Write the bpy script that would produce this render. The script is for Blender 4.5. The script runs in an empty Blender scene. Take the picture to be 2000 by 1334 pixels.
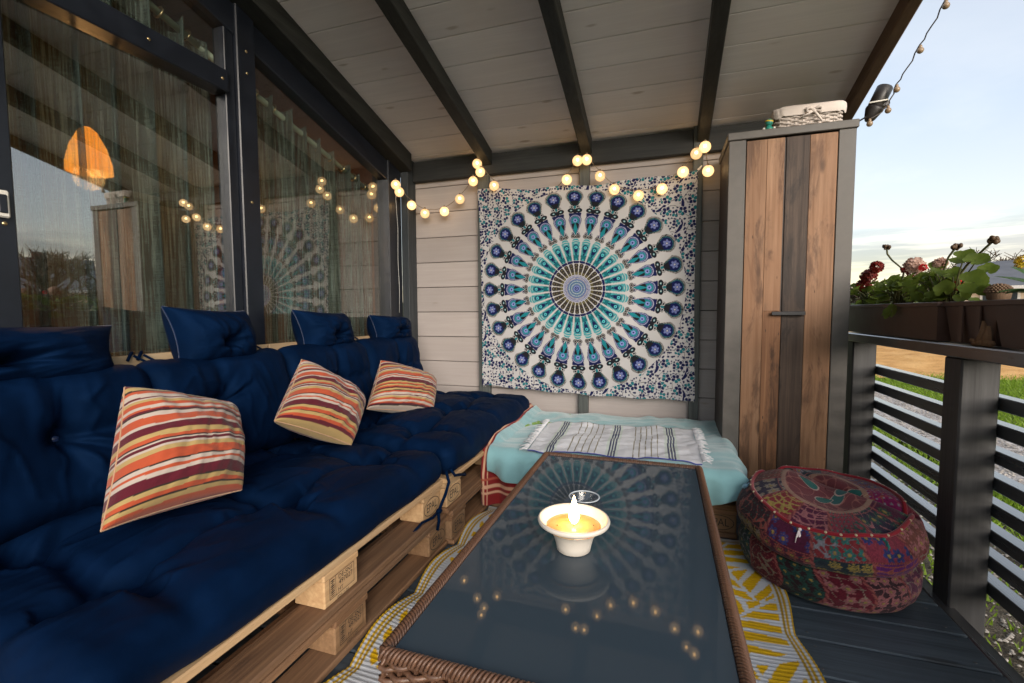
import bpy, bmesh, math, random
import numpy as np
from mathutils import Vector, Matrix
R = math.radians
random.seed(7); rng = np.random.default_rng(7)
sc = bpy.context.scene
COL = sc.collection

# ------------------------------------------------------------------ camera
CAM_H = .949; F_PX = 900.; YAW = R(18.17); PITCH = R(3.61); ROLL = R(.263)
cy, sy, cp, sp = math.cos(YAW), math.sin(YAW), math.cos(PITCH), math.sin(PITCH)
fwd = Vector((-sy*cp, cy*cp, -sp)); rgt = Vector((cy, sy, 0)); upv = rgt.cross(fwd)
r2 = rgt*math.cos(ROLL) - upv*math.sin(ROLL); u2 = rgt*math.sin(ROLL) + upv*math.cos(ROLL)
cd = bpy.data.cameras.new('camera'); cam = bpy.data.objects.new('camera', cd); COL.objects.link(cam)
cd.sensor_width = 36; cd.lens = 36*F_PX/2000; cd.clip_start = .02; cd.clip_end = 2000
mw = Matrix(((r2.x, u2.x, -fwd.x, 0), (r2.y, u2.y, -fwd.y, 0), (r2.z, u2.z, -fwd.z, CAM_H), (0, 0, 0, 1)))
cam.matrix_world = mw
sc.camera = cam

# ------------------------------------------------------------------ sky and sun
SUN_AZ, SUN_EL = R(148), R(15)           # azimuth to the right of +Y
wd = bpy.data.worlds.new('World'); sc.world = wd; wd.use_nodes = True
wt = wd.node_tree; wt.nodes.clear()
def wn(t, **k):
    n = wt.nodes.new(t)
    for a, b in k.items(): setattr(n, a, b)
    return n
wo = wn('ShaderNodeOutputWorld'); bg = wn('ShaderNodeBackground'); bg.inputs['Strength'].default_value = .12
sky = wn('ShaderNodeTexSky', sky_type='NISHITA', sun_disc=False, sun_elevation=SUN_EL, sun_rotation=SUN_AZ,
         air_density=1.0, dust_density=.8, ozone_density=1.0, altitude=100)
geo = wn('ShaderNodeNewGeometry')
tc = wn('ShaderNodeTexCoord')
sep = wn('ShaderNodeSeparateXYZ'); wt.links.new(tc.outputs['Generated'], sep.inputs[0])
def wm(op, a, b=None, c=None):
    n = wn('ShaderNodeMath', operation=op)
    for i, v in enumerate((a, b, c)):
        if v is None: continue
        if hasattr(v, 'links'): wt.links.new(v, n.inputs[i])
        else: n.inputs[i].default_value = v
    return n.outputs[0]
zc = wm('MAXIMUM', sep.outputs[2], .0)
den = wm('ADD', zc, .14)
cmb = wn('ShaderNodeCombineXYZ')
wt.links.new(wm('DIVIDE', sep.outputs[0], den), cmb.inputs[0]); wt.links.new(wm('DIVIDE', sep.outputs[1], den), cmb.inputs[1])
cn = wn('ShaderNodeTexNoise'); cn.inputs['Scale'].default_value = .62; cn.inputs['Detail'].default_value = 7; cn.inputs['Roughness'].default_value = .58; cn.inputs['Distortion'].default_value = .25
wt.links.new(cmb.outputs[0], cn.inputs['Vector'])
cr = wn('ShaderNodeMapRange', interpolation_type='SMOOTHSTEP'); cr.inputs['From Min'].default_value = .44; cr.inputs['From Max'].default_value = .62
wt.links.new(cn.outputs['Fac'], cr.inputs['Value'])
# clouds thicken toward the horizon
band = wn('ShaderNodeMapRange'); band.inputs['From Min'].default_value = .02; band.inputs['From Max'].default_value = .42; band.inputs['To Min'].default_value = .95; band.inputs['To Max'].default_value = .30
wt.links.new(sep.outputs[2], band.inputs['Value'])
cf = wm('MULTIPLY', cr.outputs[0], band.outputs[0])
ccol = wn('ShaderNodeMix', data_type='RGBA', blend_type='MIX')      # cloud = sky lifted to a neutral grey-white
hsv = wn('ShaderNodeHueSaturation'); hsv.inputs['Saturation'].default_value = .35; hsv.inputs['Value'].default_value = 1.25
wt.links.new(sky.outputs[0], hsv.inputs['Color'])
wt.links.new(cf, ccol.inputs['Factor']); wt.links.new(sky.outputs[0], ccol.inputs['A']); wt.links.new(hsv.outputs[0], ccol.inputs['B'])
# low grey-blue cloud streaks along the whole horizon
sv = wn('ShaderNodeCombineXYZ'); wt.links.new(wm('MULTIPLY', sep.outputs[0], 2.2), sv.inputs[0]); wt.links.new(wm('MULTIPLY', sep.outputs[1], 2.2), sv.inputs[1]); wt.links.new(wm('MULTIPLY', sep.outputs[2], 26.), sv.inputs[2])
sn = wn('ShaderNodeTexNoise'); sn.inputs['Scale'].default_value = 1.25; sn.inputs['Detail'].default_value = 6; sn.inputs['Roughness'].default_value = .6; wt.links.new(sv.outputs[0], sn.inputs['Vector'])
sm_ = wn('ShaderNodeMapRange', interpolation_type='SMOOTHSTEP'); sm_.inputs['From Min'].default_value = .47; sm_.inputs['From Max'].default_value = .60; wt.links.new(sn.outputs['Fac'], sm_.inputs['Value'])
sb_ = wn('ShaderNodeMapRange', interpolation_type='SMOOTHSTEP'); sb_.inputs['From Min'].default_value = .17; sb_.inputs['From Max'].default_value = .10; wt.links.new(sep.outputs[2], sb_.inputs['Value'])
strata = wm('MULTIPLY', wm('MULTIPLY', sm_.outputs[0], sb_.outputs[0]), .55)
# thin high veil over the whole sky
veil = wn('ShaderNodeMix', data_type='RGBA', blend_type='MIX'); veil.inputs['Factor'].default_value = .68
vr = wn('ShaderNodeValToRGB'); wt.links.new(sep.outputs[2], vr.inputs[0]); ve = vr.color_ramp.elements
while len(ve) < 5: ve.new(.5)
for q_, (p_, c_) in zip(ve, ((0., (1., .70, .34)), (.07, (1., .76, .46)), (.14, (.84, .77, .68)), (.30, (.70, .725, .77)), (1., (.72, .73, .76)))): q_.position = p_; q_.color = (*c_, 1)
vmul = wn('ShaderNodeVectorMath', operation='SCALE'); vmul.inputs['Scale'].default_value = 2.9; wt.links.new(vr.outputs[0], vmul.inputs[0]); wt.links.new(vmul.outputs[0], veil.inputs['B'])
wt.links.new(ccol.outputs['Result'], veil.inputs['A'])
stm = wn('ShaderNodeMix', data_type='RGBA', blend_type='MULTIPLY'); stm.inputs['B'].default_value = (.34, .40, .52, 1)
wt.links.new(strata, stm.inputs['Factor']); wt.links.new(veil.outputs['Result'], stm.inputs['A'])
wt.links.new(stm.outputs['Result'], bg.inputs['Color']); wt.links.new(bg.outputs[0], wo.inputs[0])

sd = bpy.data.lights.new('sun', 'SUN'); sd.energy = 1.5; sd.angle = R(40); sd.color = (1, .90, .79)
sun = bpy.data.objects.new('sun', sd); COL.objects.link(sun)
sdir = Vector((math.sin(SUN_AZ)*math.cos(SUN_EL), math.cos(SUN_AZ)*math.cos(SUN_EL), math.sin(SUN_EL)))
sun.rotation_euler = sdir.to_track_quat('Z', 'Y').to_euler(); sun.location = sdir*60
vs = sc.view_settings; vs.view_transform = 'Standard'; vs.look = 'None'; vs.exposure = 1.65; vs.gamma = 1; vs.use_curve_mapping = False
sc.render.engine = 'CYCLES'
cc = sc.cycles; cc.use_denoising = True; cc.max_bounces = 8; cc.diffuse_bounces = 4; cc.glossy_bounces = 4; cc.transmission_bounces = 6; cc.transparent_max_bounces = 14
cc.caustics_reflective = False; cc.caustics_refractive = False; cc.sample_clamp_indirect = 4; cc.use_adaptive_sampling = True; cc.adaptive_threshold = .02

# ------------------------------------------------------------------ helpers
def tag(o, label=None, cat=None, group=None, kind=None):
    if label: o['label'] = label
    if cat: o['category'] = cat
    if group: o['group'] = group
    if kind: o['kind'] = kind
    return o
WORLD = {}
def attach(o, parent, basis=None):
    B = basis if basis is not None else Matrix()
    o.matrix_basis = B
    if parent is not None:
        o.parent = parent; o.matrix_parent_inverse = WORLD[parent.name].inverted()
    WORLD[o.name] = B
    return o
def thing(name, loc, label, cat, group=None):
    o = bpy.data.objects.new(name, None); o.empty_display_size = .1; COL.objects.link(o)
    attach(o, None, Matrix.Translation(loc)); return tag(o, label, cat, group)
def link(name, me, mat=None, parent=None, basis=None, smooth=False):
    if mat and not me.materials: me.materials.append(mat)
    if smooth:
        me.polygons.foreach_set('use_smooth', np.ones(len(me.polygons), bool))
    o = bpy.data.objects.new(name, me); COL.objects.link(o)
    return attach(o, parent, basis)
def setcol(me, rgb):
    a = me.color_attributes.new('Col', 'FLOAT_COLOR', 'POINT')
    d = np.ones((len(me.vertices), 4), np.float32); d[:, :3] = rgb; a.data.foreach_set('color', d.ravel())
class MB:
    def __init__(s): s.v = []; s.f = []
    def add(s, v, f):
        o = len(s.v); s.v += [tuple(p) for p in v]; s.f += [tuple(i+o for i in q) for q in f]; return s
    def box(s, x0, x1, y0, y1, z0, z1):
        return s.add([(x0,y0,z0),(x1,y0,z0),(x1,y1,z0),(x0,y1,z0),(x0,y0,z1),(x1,y0,z1),(x1,y1,z1),(x0,y1,z1)],
                     [(3,2,1,0),(4,5,6,7),(0,1,5,4),(1,2,6,5),(2,3,7,6),(3,0,4,7)])
    def prism(s, quad, d):      # quad of 4 points swept by vector d
        q = [Vector(p) for p in quad]; d = Vector(d)
        return s.add(q+[p+d for p in q], [(3,2,1,0),(4,5,6,7),(0,1,5,4),(1,2,6,5),(2,3,7,6),(3,0,4,7)])
    def tube(s, pts, r, n=6, caps=True):
        P = [Vector(p) for p in pts]; m = len(P); rs = r if hasattr(r, '__len__') else [r]*m
        t0 = (P[1]-P[0]).normalized(); a = Vector((0,0,1)) if abs(t0.z) < .9 else Vector((1,0,0)); nrm = t0.cross(a).normalized()
        vs = []
        for i in range(m):
            t = (P[min(i+1,m-1)]-P[max(i-1,0)]).normalized()
            nrm = (nrm - t*nrm.dot(t)); nrm = nrm.normalized() if nrm.length > 1e-6 else t.orthogonal().normalized()
            b = t.cross(nrm)
            for k in range(n):
                an = 2*math.pi*k/n; vs.append(P[i]+(nrm*math.cos(an)+b*math.sin(an))*rs[i])
        fs = [(i*n+k, i*n+(k+1)%n, (i+1)*n+(k+1)%n, (i+1)*n+k) for i in range(m-1) for k in range(n)]
        if caps: fs += [tuple(range(n-1,-1,-1)), tuple(range((m-1)*n, m*n))]
        return s.add(vs, fs)
    def lathe(s, prof, c=(0,0,0), n=32, axis=None, cap=True):
        M_ = Matrix.Translation(c) @ (Vector((0,0,1)).rotation_difference(Vector(axis)).to_matrix().to_4x4() if axis else Matrix())
        vs = [M_ @ Vector((r*math.cos(2*math.pi*k/n), r*math.sin(2*math.pi*k/n), z)) for r, z in prof for k in range(n)]
        m = len(prof)
        fs = [(i*n+k, i*n+(k+1)%n, (i+1)*n+(k+1)%n, (i+1)*n+k) for i in range(m-1) for k in range(n)]
        if cap: fs += [tuple(range(n-1,-1,-1)), tuple(range((m-1)*n, m*n))]
        return s.add(vs, fs)
    def ball(s, c, r, n=10, m=7, sq=(1,1,1)):
        pr = [(math.sin(math.pi*(i+.02)/(m+.04)), -math.cos(math.pi*(i+.02)/(m+.04))) for i in range(m+1)]
        vs = [(c[0]+r*sq[0]*a*math.cos(2*math.pi*k/n), c[1]+r*sq[1]*a*math.sin(2*math.pi*k/n), c[2]+r*sq[2]*z) for a, z in pr for k in range(n)]
        fs = [(i*n+k, i*n+(k+1)%n, (i+1)*n+(k+1)%n, (i+1)*n+k) for i in range(m) for k in range(n)]
        return s.add(vs, fs)
    def mesh(s, name):
        me = bpy.data.meshes.new(name); me.from_pydata([tuple(v) for v in s.v], [], s.f); me.update(); return me
    def build(s, name, mat, parent=None, smooth=False, bevel=0, basis=None, seg=1, ang=30):
        me = s.mesh(name)
        if bevel:
            bm = bmesh.new(); bm.from_mesh(me)
            ed = [e for e in bm.edges if len(e.link_faces) == 2 and e.calc_face_angle(0) > R(ang)]
            bmesh.ops.bevel(bm, geom=ed, offset=bevel, segments=seg, profile=.6, affect='EDGES', clamp_overlap=True)
            bm.to_mesh(me); bm.free()
        return link(name, me, mat, parent, basis, smooth)
def boxme(name, sx, sy_, sz, bevel=.003, seg=1):
    b = MB().box(-sx/2, sx/2, -sy_/2, sy_/2, -sz/2, sz/2); me = b.mesh(name)
    bm = bmesh.new(); bm.from_mesh(me); bmesh.ops.bevel(bm, geom=list(bm.edges), offset=bevel, segments=seg, profile=.6, affect='EDGES'); bm.to_mesh(me); bm.free()
    return me
def bar(name, x0, x1, y0, y1, z0, z1, mat, parent=None, bevel=.003):
    me = boxme(name, x1-x0, y1-y0, z1-z0, bevel)
    return link(name, me, mat, parent, Matrix.Translation(((x0+x1)/2, (y0+y1)/2, (z0+z1)/2)))
def grid(nu, nv):
    return [(i*nv+j, (i+1)*nv+j, (i+1)*nv+j+1, i*nv+j+1) for i in range(nu-1) for j in range(nv-1)]
def gridmesh(name, P):          # P: (nu,nv,3) array
    nu, nv = P.shape[:2]
    i, j = np.meshgrid(np.arange(nu-1), np.arange(nv-1), indexing='ij')
    q = np.stack([i*nv+j, (i+1)*nv+j, (i+1)*nv+j+1, i*nv+j+1], -1).reshape(-1, 4)
    me = bpy.data.meshes.new(name)
    me.vertices.add(nu*nv); me.vertices.foreach_set('co', P.reshape(-1).astype(np.float32))
    me.loops.add(q.size); me.loops.foreach_set('vertex_index', q.reshape(-1).astype(np.int32))
    me.polygons.add(len(q)); me.polygons.foreach_set('loop_start', np.arange(0, q.size, 4, dtype=np.int32))
    me.update(calc_edges=True); return me
_PH = rng.uniform(0, 6.28, (64, 3)); _KD = rng.normal(size=(64, 3)); _KD /= np.linalg.norm(_KD, axis=1)[:, None]
def wob(p, scale, seed=0, octs=3):      # cheap smooth pseudo noise on (...,3) points, about -1..1
    out = 0; a = 1.; s_ = scale; tot = 0
    for o in range(octs):
        for k in range(4):
            d = _KD[(seed*7+o*4+k) % 64]; ph = _PH[(seed*5+o*4+k) % 64]
            out = out + a*np.sin(p @ d*s_*(1+.23*k)+ph[0]+1.7*np.sin(p @ _KD[(seed*3+o+k*5+11) % 64]*s_*.7+ph[1]))
        tot += 4*a*.6; a *= .5; s_ *= 2.1
    return out/tot
def hash2(i, j, s=0):
    h = np.sin(i*127.1+j*311.7+s*74.7)*43758.5453; return h-np.floor(h)

# ------------------------------------------------------------------ materials
class NT:
    def __init__(s, name):
        s.m = bpy.data.materials.new(name); s.m.use_nodes = True; s.t = s.m.node_tree; s.t.nodes.clear()
        s.out = s.t.nodes.new('ShaderNodeOutputMaterial')
    def n(s, typ, ins=None, **k):
        n = s.t.nodes.new('ShaderNode'+typ)
        for a, b in k.items(): setattr(n, a, b)
        for a, b in (ins or {}).items():
            sk = n.inputs[a]
            if hasattr(b, 'links') and hasattr(b, 'is_output'): s.t.links.new(b, sk)
            else: sk.default_value = b
        return n
    def math(s, op, a, b=0.):
        n = s.n('Math', operation=op)
        for i, v in enumerate((a, b)):
            if hasattr(v, 'links'): s.t.links.new(v, n.inputs[i])
            else: n.inputs[i].default_value = v
        return n.outputs[0]
    def mix(s, f, a, b, blend='MIX'):
        n = s.n('Mix', data_type='RGBA', blend_type=blend)
        for key, v in (('Factor', f), ('A', a), ('B', b)):
            sk = [q for q in n.inputs if q.name == key and (q.type == 'RGBA' or key == 'Factor') and q.enabled][0]
            if hasattr(v, 'links'): s.t.links.new(v, sk)
            else: sk.default_value = v if key == 'Factor' else (*v, 1)
        return n.outputs['Result'] if 'Result' not in [o.name for o in n.outputs if o.enabled] else [o for o in n.outputs if o.enabled][0]
    def ramp(s, fac, stops):
        n = s.n('ValToRGB'); s.t.links.new(fac, n.inputs[0]); e = n.color_ramp.elements
        while len(e) < len(stops): e.new(.5)
        for q, (p, c) in zip(e, stops): q.position = p; q.color = (*c, 1) if hasattr(c, '__len__') else (c, c, c, 1)
        return n.outputs[0]
    def rng(s, v, a, b, c=0., d=1., smooth=False):
        n = s.n('MapRange', {'Value': v, 'From Min': a, 'From Max': b, 'To Min': c, 'To Max': d})
        if smooth: n.interpolation_type = 'SMOOTHSTEP'
        return n.outputs[0]
    def coord(s, scale=(1,1,1), rnd=0., rot=(0,0,0)):
        t = s.n('TexCoord').outputs['Object']
        if rnd:
            oi = s.n('ObjectInfo').outputs['Random']
            c = s.n('CombineXYZ', {0: s.math('MULTIPLY', oi, rnd), 1: s.math('MULTIPLY', oi, rnd*1.7), 2: s.math('MULTIPLY', oi, rnd*.6)}).outputs[0]
            t = s.n('VectorMath', {0: t, 1: c}, operation='ADD').outputs[0]
        mp = s.n('Mapping', {'Vector': t}); mp.inputs['Scale'].default_value = scale; mp.inputs['Rotation'].default_value = rot
        return mp.outputs[0]
    def noise(s, vec, scale, detail=4, rough=.55, dist=0.):
        return s.n('TexNoise', {'Vector': vec, 'Scale': scale, 'Detail': detail, 'Roughness': rough, 'Distortion': dist}).outputs['Fac']
    def bsdf(s, **k):
        b = s.n('BsdfPrincipled')
        for a, v in k.items():
            sk = b.inputs[a.replace('_', ' ')]
            if hasattr(v, 'links'): s.t.links.new(v, sk)
            else: sk.default_value = (*v, 1) if hasattr(v, '__len__') and len(v) == 3 and sk.type == 'RGBA' else v
        return b
    def bump(s, h, strength, dist=.01):
        return s.n('Bump', {'Height': h, 'Strength': strength, 'Distance': dist}).outputs[0]
    def done(s, sh):
        s.t.links.new(sh.outputs[0] if hasattr(sh, 'outputs') else sh, s.out.inputs[0]); return s.m

def wood(name, dark, light, axis='x', rough=.6, rnd=17., grain=1., knot=None, knot_amt=1., vary=.25, bump=.25, spec=.3, patina=None, ks=1., kt=(.05,.16), stain=None):
    t = NT(name)
    L, W = 1.6, 26*grain
    sc_ = {'x': (L, W, W), 'y': (W, L, W), 'z': (W, W, L)}[axis]
    v = t.coord(sc_, rnd)
    warp = t.n('TexNoise', {'Vector': t.coord(tuple(q*.16 for q in sc_), rnd), 'Scale': 1.3, 'Detail': 2}).outputs['Color']
    v2 = t.n('VectorMath', {0: v, 1: t.n('VectorMath', {0: warp, 1: (3., 3., 3.)}, operation='MULTIPLY').outputs[0]}, operation='ADD').outputs[0]
    g1 = t.noise(v2, 1.2, 5, .65, .4)
    g2 = t.noise(t.coord(tuple(q*3 if q > 5 else q*.8 for q in sc_), rnd), 1.5, 3, .6)
    g = t.math('ADD', t.math('MULTIPLY', g1, .65), t.math('MULTIPLY', g2, .35))
    c = t.ramp(g, [(.30, dark), (.52, tuple((a+b)/2 for a, b in zip(dark, light))), (.70, light)])
    if knot:
        kv = t.coord(tuple(q*ks for q in {'x': (2.2, 7, 7), 'y': (7, 2.2, 7), 'z': (7, 7, 2.2)}[axis]), rnd)
        vo = t.n('TexVoronoi', {'Vector': kv, 'Scale': 1., 'Randomness': 1.}).outputs['Distance']
        km = t.rng(t.math('ADD', vo, t.math('MULTIPLY', t.math('SUBTRACT', g1, .5), .25)), kt[0], kt[1], knot_amt, 0., True)
        c = t.mix(km, c, knot)
    big = t.noise(t.coord((1.3, 1.3, 1.3), rnd), 1.6, 3)
    c = t.mix(t.rng(big, .35, .7, 0., .45), c, patina or tuple(q*.72 for q in dark))
    if stain:
        sv = {'x': (1.5, 6, 6), 'y': (6, 1.5, 6), 'z': (6, 6, 1.5)}[axis]
        s1 = t.noise(t.coord(sv, rnd), 1.6, 7, .68, .6); c = t.mix(t.rng(s1, .49, .63, 0., .75, True), c, stain)
        vo2 = t.n('TexVoronoi', {'Vector': t.coord(tuple(q*4 for q in sv), rnd), 'Scale': 1.3}).outputs['Distance']; c = t.mix(t.rng(vo2, .03, .09, .85, 0., True), c, tuple(q*.5 for q in stain))
    hv = t.n('HueSaturation', {'Color': c, 'Value': t.rng(t.n('ObjectInfo').outputs['Random'], 0, 1, 1-vary, 1+vary)})
    b = t.bsdf(Base_Color=hv.outputs[0], Roughness=t.rng(g, .2, .8, rough+.12, rough-.08), Specular_IOR_Level=spec, Normal=t.bump(g, bump, .004))
    return t.done(b)
def plain(name, col, rough=.5, metal=0., noise_amt=.12, nscale=30, bump=.0, spec=.5, **k):
    t = NT(name); v = t.coord(); nz = t.noise(v, nscale, 4)
    c = t.mix(t.rng(nz, .3, .7), tuple(q*(1-noise_amt) for q in col), tuple(min(1, q*(1+noise_amt)) for q in col))
    kw = dict(Base_Color=c, Roughness=t.rng(nz, .3, .7, max(.02, rough-.06), rough+.06), Metallic=metal, Specular_IOR_Level=spec)
    if bump: kw['Normal'] = t.bump(nz, bump, .003)
    kw.update(k); return t.done(t.bsdf(**kw))
def fabric(name, col=None, rough=.85, weave=900, sheen=.3, attr=False, mottle=.12, bump=.25, trans=0., wscale=(1,1,1), spec=.2, stint=(1,1,1), relief=0.):
    t = NT(name)
    c0 = t.n('VertexColor', layer_name='Col').outputs[0] if attr else None
    nz = t.noise(t.coord(), 9, 4); th = t.noise(t.coord(wscale), weave, 2)
    if c0 is None: c = t.mix(t.rng(nz, .3, .7), tuple(q*(1-mottle) for q in col), tuple(q*(1+mottle) for q in col))
    else: c = t.n('HueSaturation', {'Color': c0, 'Value': t.rng(nz, .3, .7, 1-mottle, 1+mottle)}).outputs[0]
    b = t.bsdf(Base_Color=c, Roughness=rough, Sheen_Weight=sheen, Sheen_Roughness=.5, Specular_IOR_Level=spec, Specular_Tint=stint, Normal=t.bump(th, bump, .002))
    if relief:
        lum = t.n('RGBToBW', {0: c0}).outputs[0]; t.t.links.new(t.n('Bump', {'Height': lum, 'Strength': relief, 'Distance': .012, 'Normal': t.bump(th, bump, .002)}).outputs[0], b.inputs['Normal'])
    if trans:
        tr = t.n('BsdfTranslucent', {'Color': c})
        return t.done(t.n('MixShader', {0: trans, 1: b.outputs[0], 2: tr.outputs[0]}))
    return t.done(b)
def emit(name, col, s):
    t = NT(name); return t.done(t.n('Emission', {'Color': (*col, 1), 'Strength': s}))

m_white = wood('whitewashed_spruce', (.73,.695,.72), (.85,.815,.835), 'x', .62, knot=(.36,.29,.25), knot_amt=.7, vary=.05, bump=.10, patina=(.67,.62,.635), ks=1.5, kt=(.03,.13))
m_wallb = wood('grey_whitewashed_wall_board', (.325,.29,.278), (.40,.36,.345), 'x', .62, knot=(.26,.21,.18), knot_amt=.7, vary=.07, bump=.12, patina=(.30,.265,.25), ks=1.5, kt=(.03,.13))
m_dark_y = wood('black_stained_timber_y', (.012,.013,.013), (.040,.042,.038), 'y', .55, vary=.15, bump=.3)
m_dark_x = wood('black_stained_timber_x', (.012,.013,.014), (.040,.042,.040), 'x', .55, vary=.15, bump=.3)
m_dark_z = wood('black_stained_timber_z', (.018,.022,.026), (.058,.066,.072), 'z', .5, vary=.15, bump=.3)
m_stud = wood('grey_stained_batten', (.045,.052,.052), (.13,.14,.135), 'z', .6, vary=.1, bump=.3)
m_frame = plain('black_window_frame', (.008,.0105,.017), .38, nscale=14, noise_amt=.25)
m_deck = wood('grey_deck_board', (.032,.046,.060), (.105,.138,.172), 'x', .50, knot=(.02,.02,.02), knot_amt=.6, vary=.14, bump=.35, spec=.35)
m_rail = wood('slate_stained_rail', (.030,.032,.036), (.072,.076,.082), 'y', .28, vary=.1, bump=.12, spec=.75)
for _n in m_rail.node_tree.nodes:
    if _n.type == 'BSDF_PRINCIPLED': _n.inputs['Coat Weight'].default_value = 1.; _n.inputs['Coat Roughness'].default_value = .22; _n.inputs['Coat IOR'].default_value = 1.6
m_post = wood('slate_stained_post', (.024,.024,.026), (.062,.062,.066), 'z', .45, vary=.1, bump=.25, spec=.4)
m_pal_y = wood('pale_pallet_board_y', (.34,.215,.115), (.62,.47,.29), 'y', .7, knot=(.16,.08,.04), vary=.16, bump=.4, patina=(.36,.27,.18))
m_pal_x = wood('pale_pallet_board_x', (.36,.20,.09), (.64,.45,.25), 'x', .7, knot=(.16,.08,.04), vary=.16, bump=.4, patina=(.36,.27,.18))
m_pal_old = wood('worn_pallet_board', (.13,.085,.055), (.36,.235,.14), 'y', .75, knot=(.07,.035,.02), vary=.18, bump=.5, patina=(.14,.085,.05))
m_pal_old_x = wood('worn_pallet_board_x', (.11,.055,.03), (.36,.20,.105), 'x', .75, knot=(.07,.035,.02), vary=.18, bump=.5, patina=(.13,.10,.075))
m_block = wood('pallet_block', (.42,.27,.14), (.66,.48,.29), 'y', .7, vary=.13, bump=.4, patina=(.40,.27,.16))
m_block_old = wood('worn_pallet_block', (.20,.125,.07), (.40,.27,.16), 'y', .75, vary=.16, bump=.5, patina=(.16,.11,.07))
m_block_x = wood('pallet_block_x', (.30,.17,.08), (.50,.32,.17), 'x', .75, vary=.1, bump=.5, patina=(.24,.15,.08))
m_ink = plain('black_stamp_ink', (.025,.02,.018), .8)
m_navy = fabric('navy_cotton', (.0012,.0066,.0245), .66, 520, 0., mottle=.3, bump=.22, spec=.13, stint=(.15,.40,1.))
m_button = plain('navy_button', (.015,.03,.09), .3)
m_print = fabric('printed_cotton', attr=True, rough=.9, weave=1100, sheen=.15, mottle=.05)
m_tap = fabric('printed_tapestry', attr=True, rough=.92, weave=900, sheen=.1, mottle=.04, trans=.22)
m_rug = fabric('woven_plastic_rug', attr=True, rough=.5, weave=500, sheen=0., mottle=.10, bump=.6, wscale=(.12,1,1))
m_patch = fabric('embroidered_patchwork', attr=True, rough=.85, weave=700, sheen=.1, mottle=.25, bump=.6, relief=.9)
m_aqua = fabric('aqua_fleece', (.205,.40,.435), .95, 420, .5, mottle=.10, bump=.5)
m_redpipe = fabric('red_piping', (.20,.004,.014), .8, 900, .3)
m_bead = plain('cream_bead', (.50,.42,.28), .3)
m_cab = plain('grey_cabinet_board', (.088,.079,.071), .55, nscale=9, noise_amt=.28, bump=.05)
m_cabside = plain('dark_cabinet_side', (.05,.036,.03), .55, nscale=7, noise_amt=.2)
m_oak = wood('reclaimed_oak', (.14,.072,.038), (.345,.20,.117), 'z', .55, grain=1.3, knot=(.05,.03,.02), ks=1.9, kt=(.04,.20), vary=.10, bump=.3, patina=(.24,.11,.05), stain=(.075,.036,.02))
m_oak2 = wood('reclaimed_brown_oak', (.13,.058,.028), (.34,.165,.08), 'z', .58, grain=1.9, knot=(.03,.02,.015), ks=1.9, kt=(.04,.20), vary=.05, bump=.4, patina=(.14,.065,.03), stain=(.035,.018,.012))
m_oakd = wood('reclaimed_dark_oak', (.016,.010,.008), (.105,.066,.046), 'z', .55, grain=1.3, vary=.05, bump=.3, patina=(.03,.02,.016), stain=(.012,.008,.007))
m_iron = plain('black_iron', (.03,.03,.032), .45, metal=.6)
m_wicker = wood('brown_rattan', (.050,.023,.014), (.23,.115,.065), 'y', .42, grain=3, vary=.1, bump=.2, spec=.5)
m_ceram = plain('cream_glazed_clay', (.72,.66,.58), .45, nscale=12, noise_amt=.05)
m_wick = plain('burnt_wick', (.03,.015,.012), .8)
m_cream = plain('cream_paint', (.70,.67,.60), .6)
m_whitecloth = fabric('white_liner_cloth', (.68,.60,.55), .9, 600, .2, mottle=.05)
m_basket = plain('white_wicker', (.50,.44,.40), .7, nscale=40, noise_amt=.18, bump=.2)
m_planter = plain('brown_plastic_planter', (.060,.030,.022), .42, nscale=18, noise_amt=.15)
m_soil = plain('potting_soil', (.03,.022,.016), .95, nscale=120, noise_amt=.5, bump=.8)
m_green = plain('green_toy_paint', (.02,.20,.15), .35)
m_yellow = plain('yellow_paint', (.65,.45,.04), .4)
m_black = plain('black_lamp_metal', (.022,.018,.016), .42)
m_wire = plain('string_wire', (.16,.125,.085), .6)
m_wireo = plain('dark_string_wire', (.06,.045,.035), .6)
m_acorn = wood('brown_wooden_ornament', (.11,.065,.04), (.26,.165,.10), 'z', .7, bump=.6)
m_drift = wood('driftwood', (.10,.05,.025), (.32,.17,.085), 'z', .7, bump=.8, vary=.05)
def leafmat(name, a, b, tr=.35):
    t = NT(name); nz = t.noise(t.coord(rnd=9.), 22, 4)
    c = t.mix(t.rng(nz, .3, .7), a, b)
    p = t.bsdf(Base_Color=c, Roughness=.5, Specular_IOR_Level=.35, Normal=t.bump(nz, .3, .003)); q = t.n('BsdfTranslucent', {'Color': t.mix(.5, c, tuple(min(1, x*1.8) for x in b))})
    return t.done(t.n('MixShader', {0: tr, 1: p.outputs[0], 2: q.outputs[0]}))
m_leaf = leafmat('geranium_leaf', (.065,.105,.014), (.145,.195,.030), .5)
m_leaf2 = leafmat('succulent_leaf', (.05,.12,.04), (.11,.20,.075), .3)
m_stem = leafmat('plant_stem', (.06,.07,.025), (.12,.11,.045), .1)
m_petal = leafmat('dark_red_petal', (.09,.008,.008), (.24,.022,.014), .25)
m_petal2 = leafmat('pale_pink_petal', (.38,.22,.17), (.60,.42,.34), .35)
m_petal3 = leafmat('bright_red_petal', (.45,.012,.02), (.70,.05,.05), .35)
m_seed = leafmat('brown_seed_head', (.05,.03,.015), (.12,.07,.035), .1)
m_twig = plain('bare_twig', (.10,.075,.05), .85)
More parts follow.
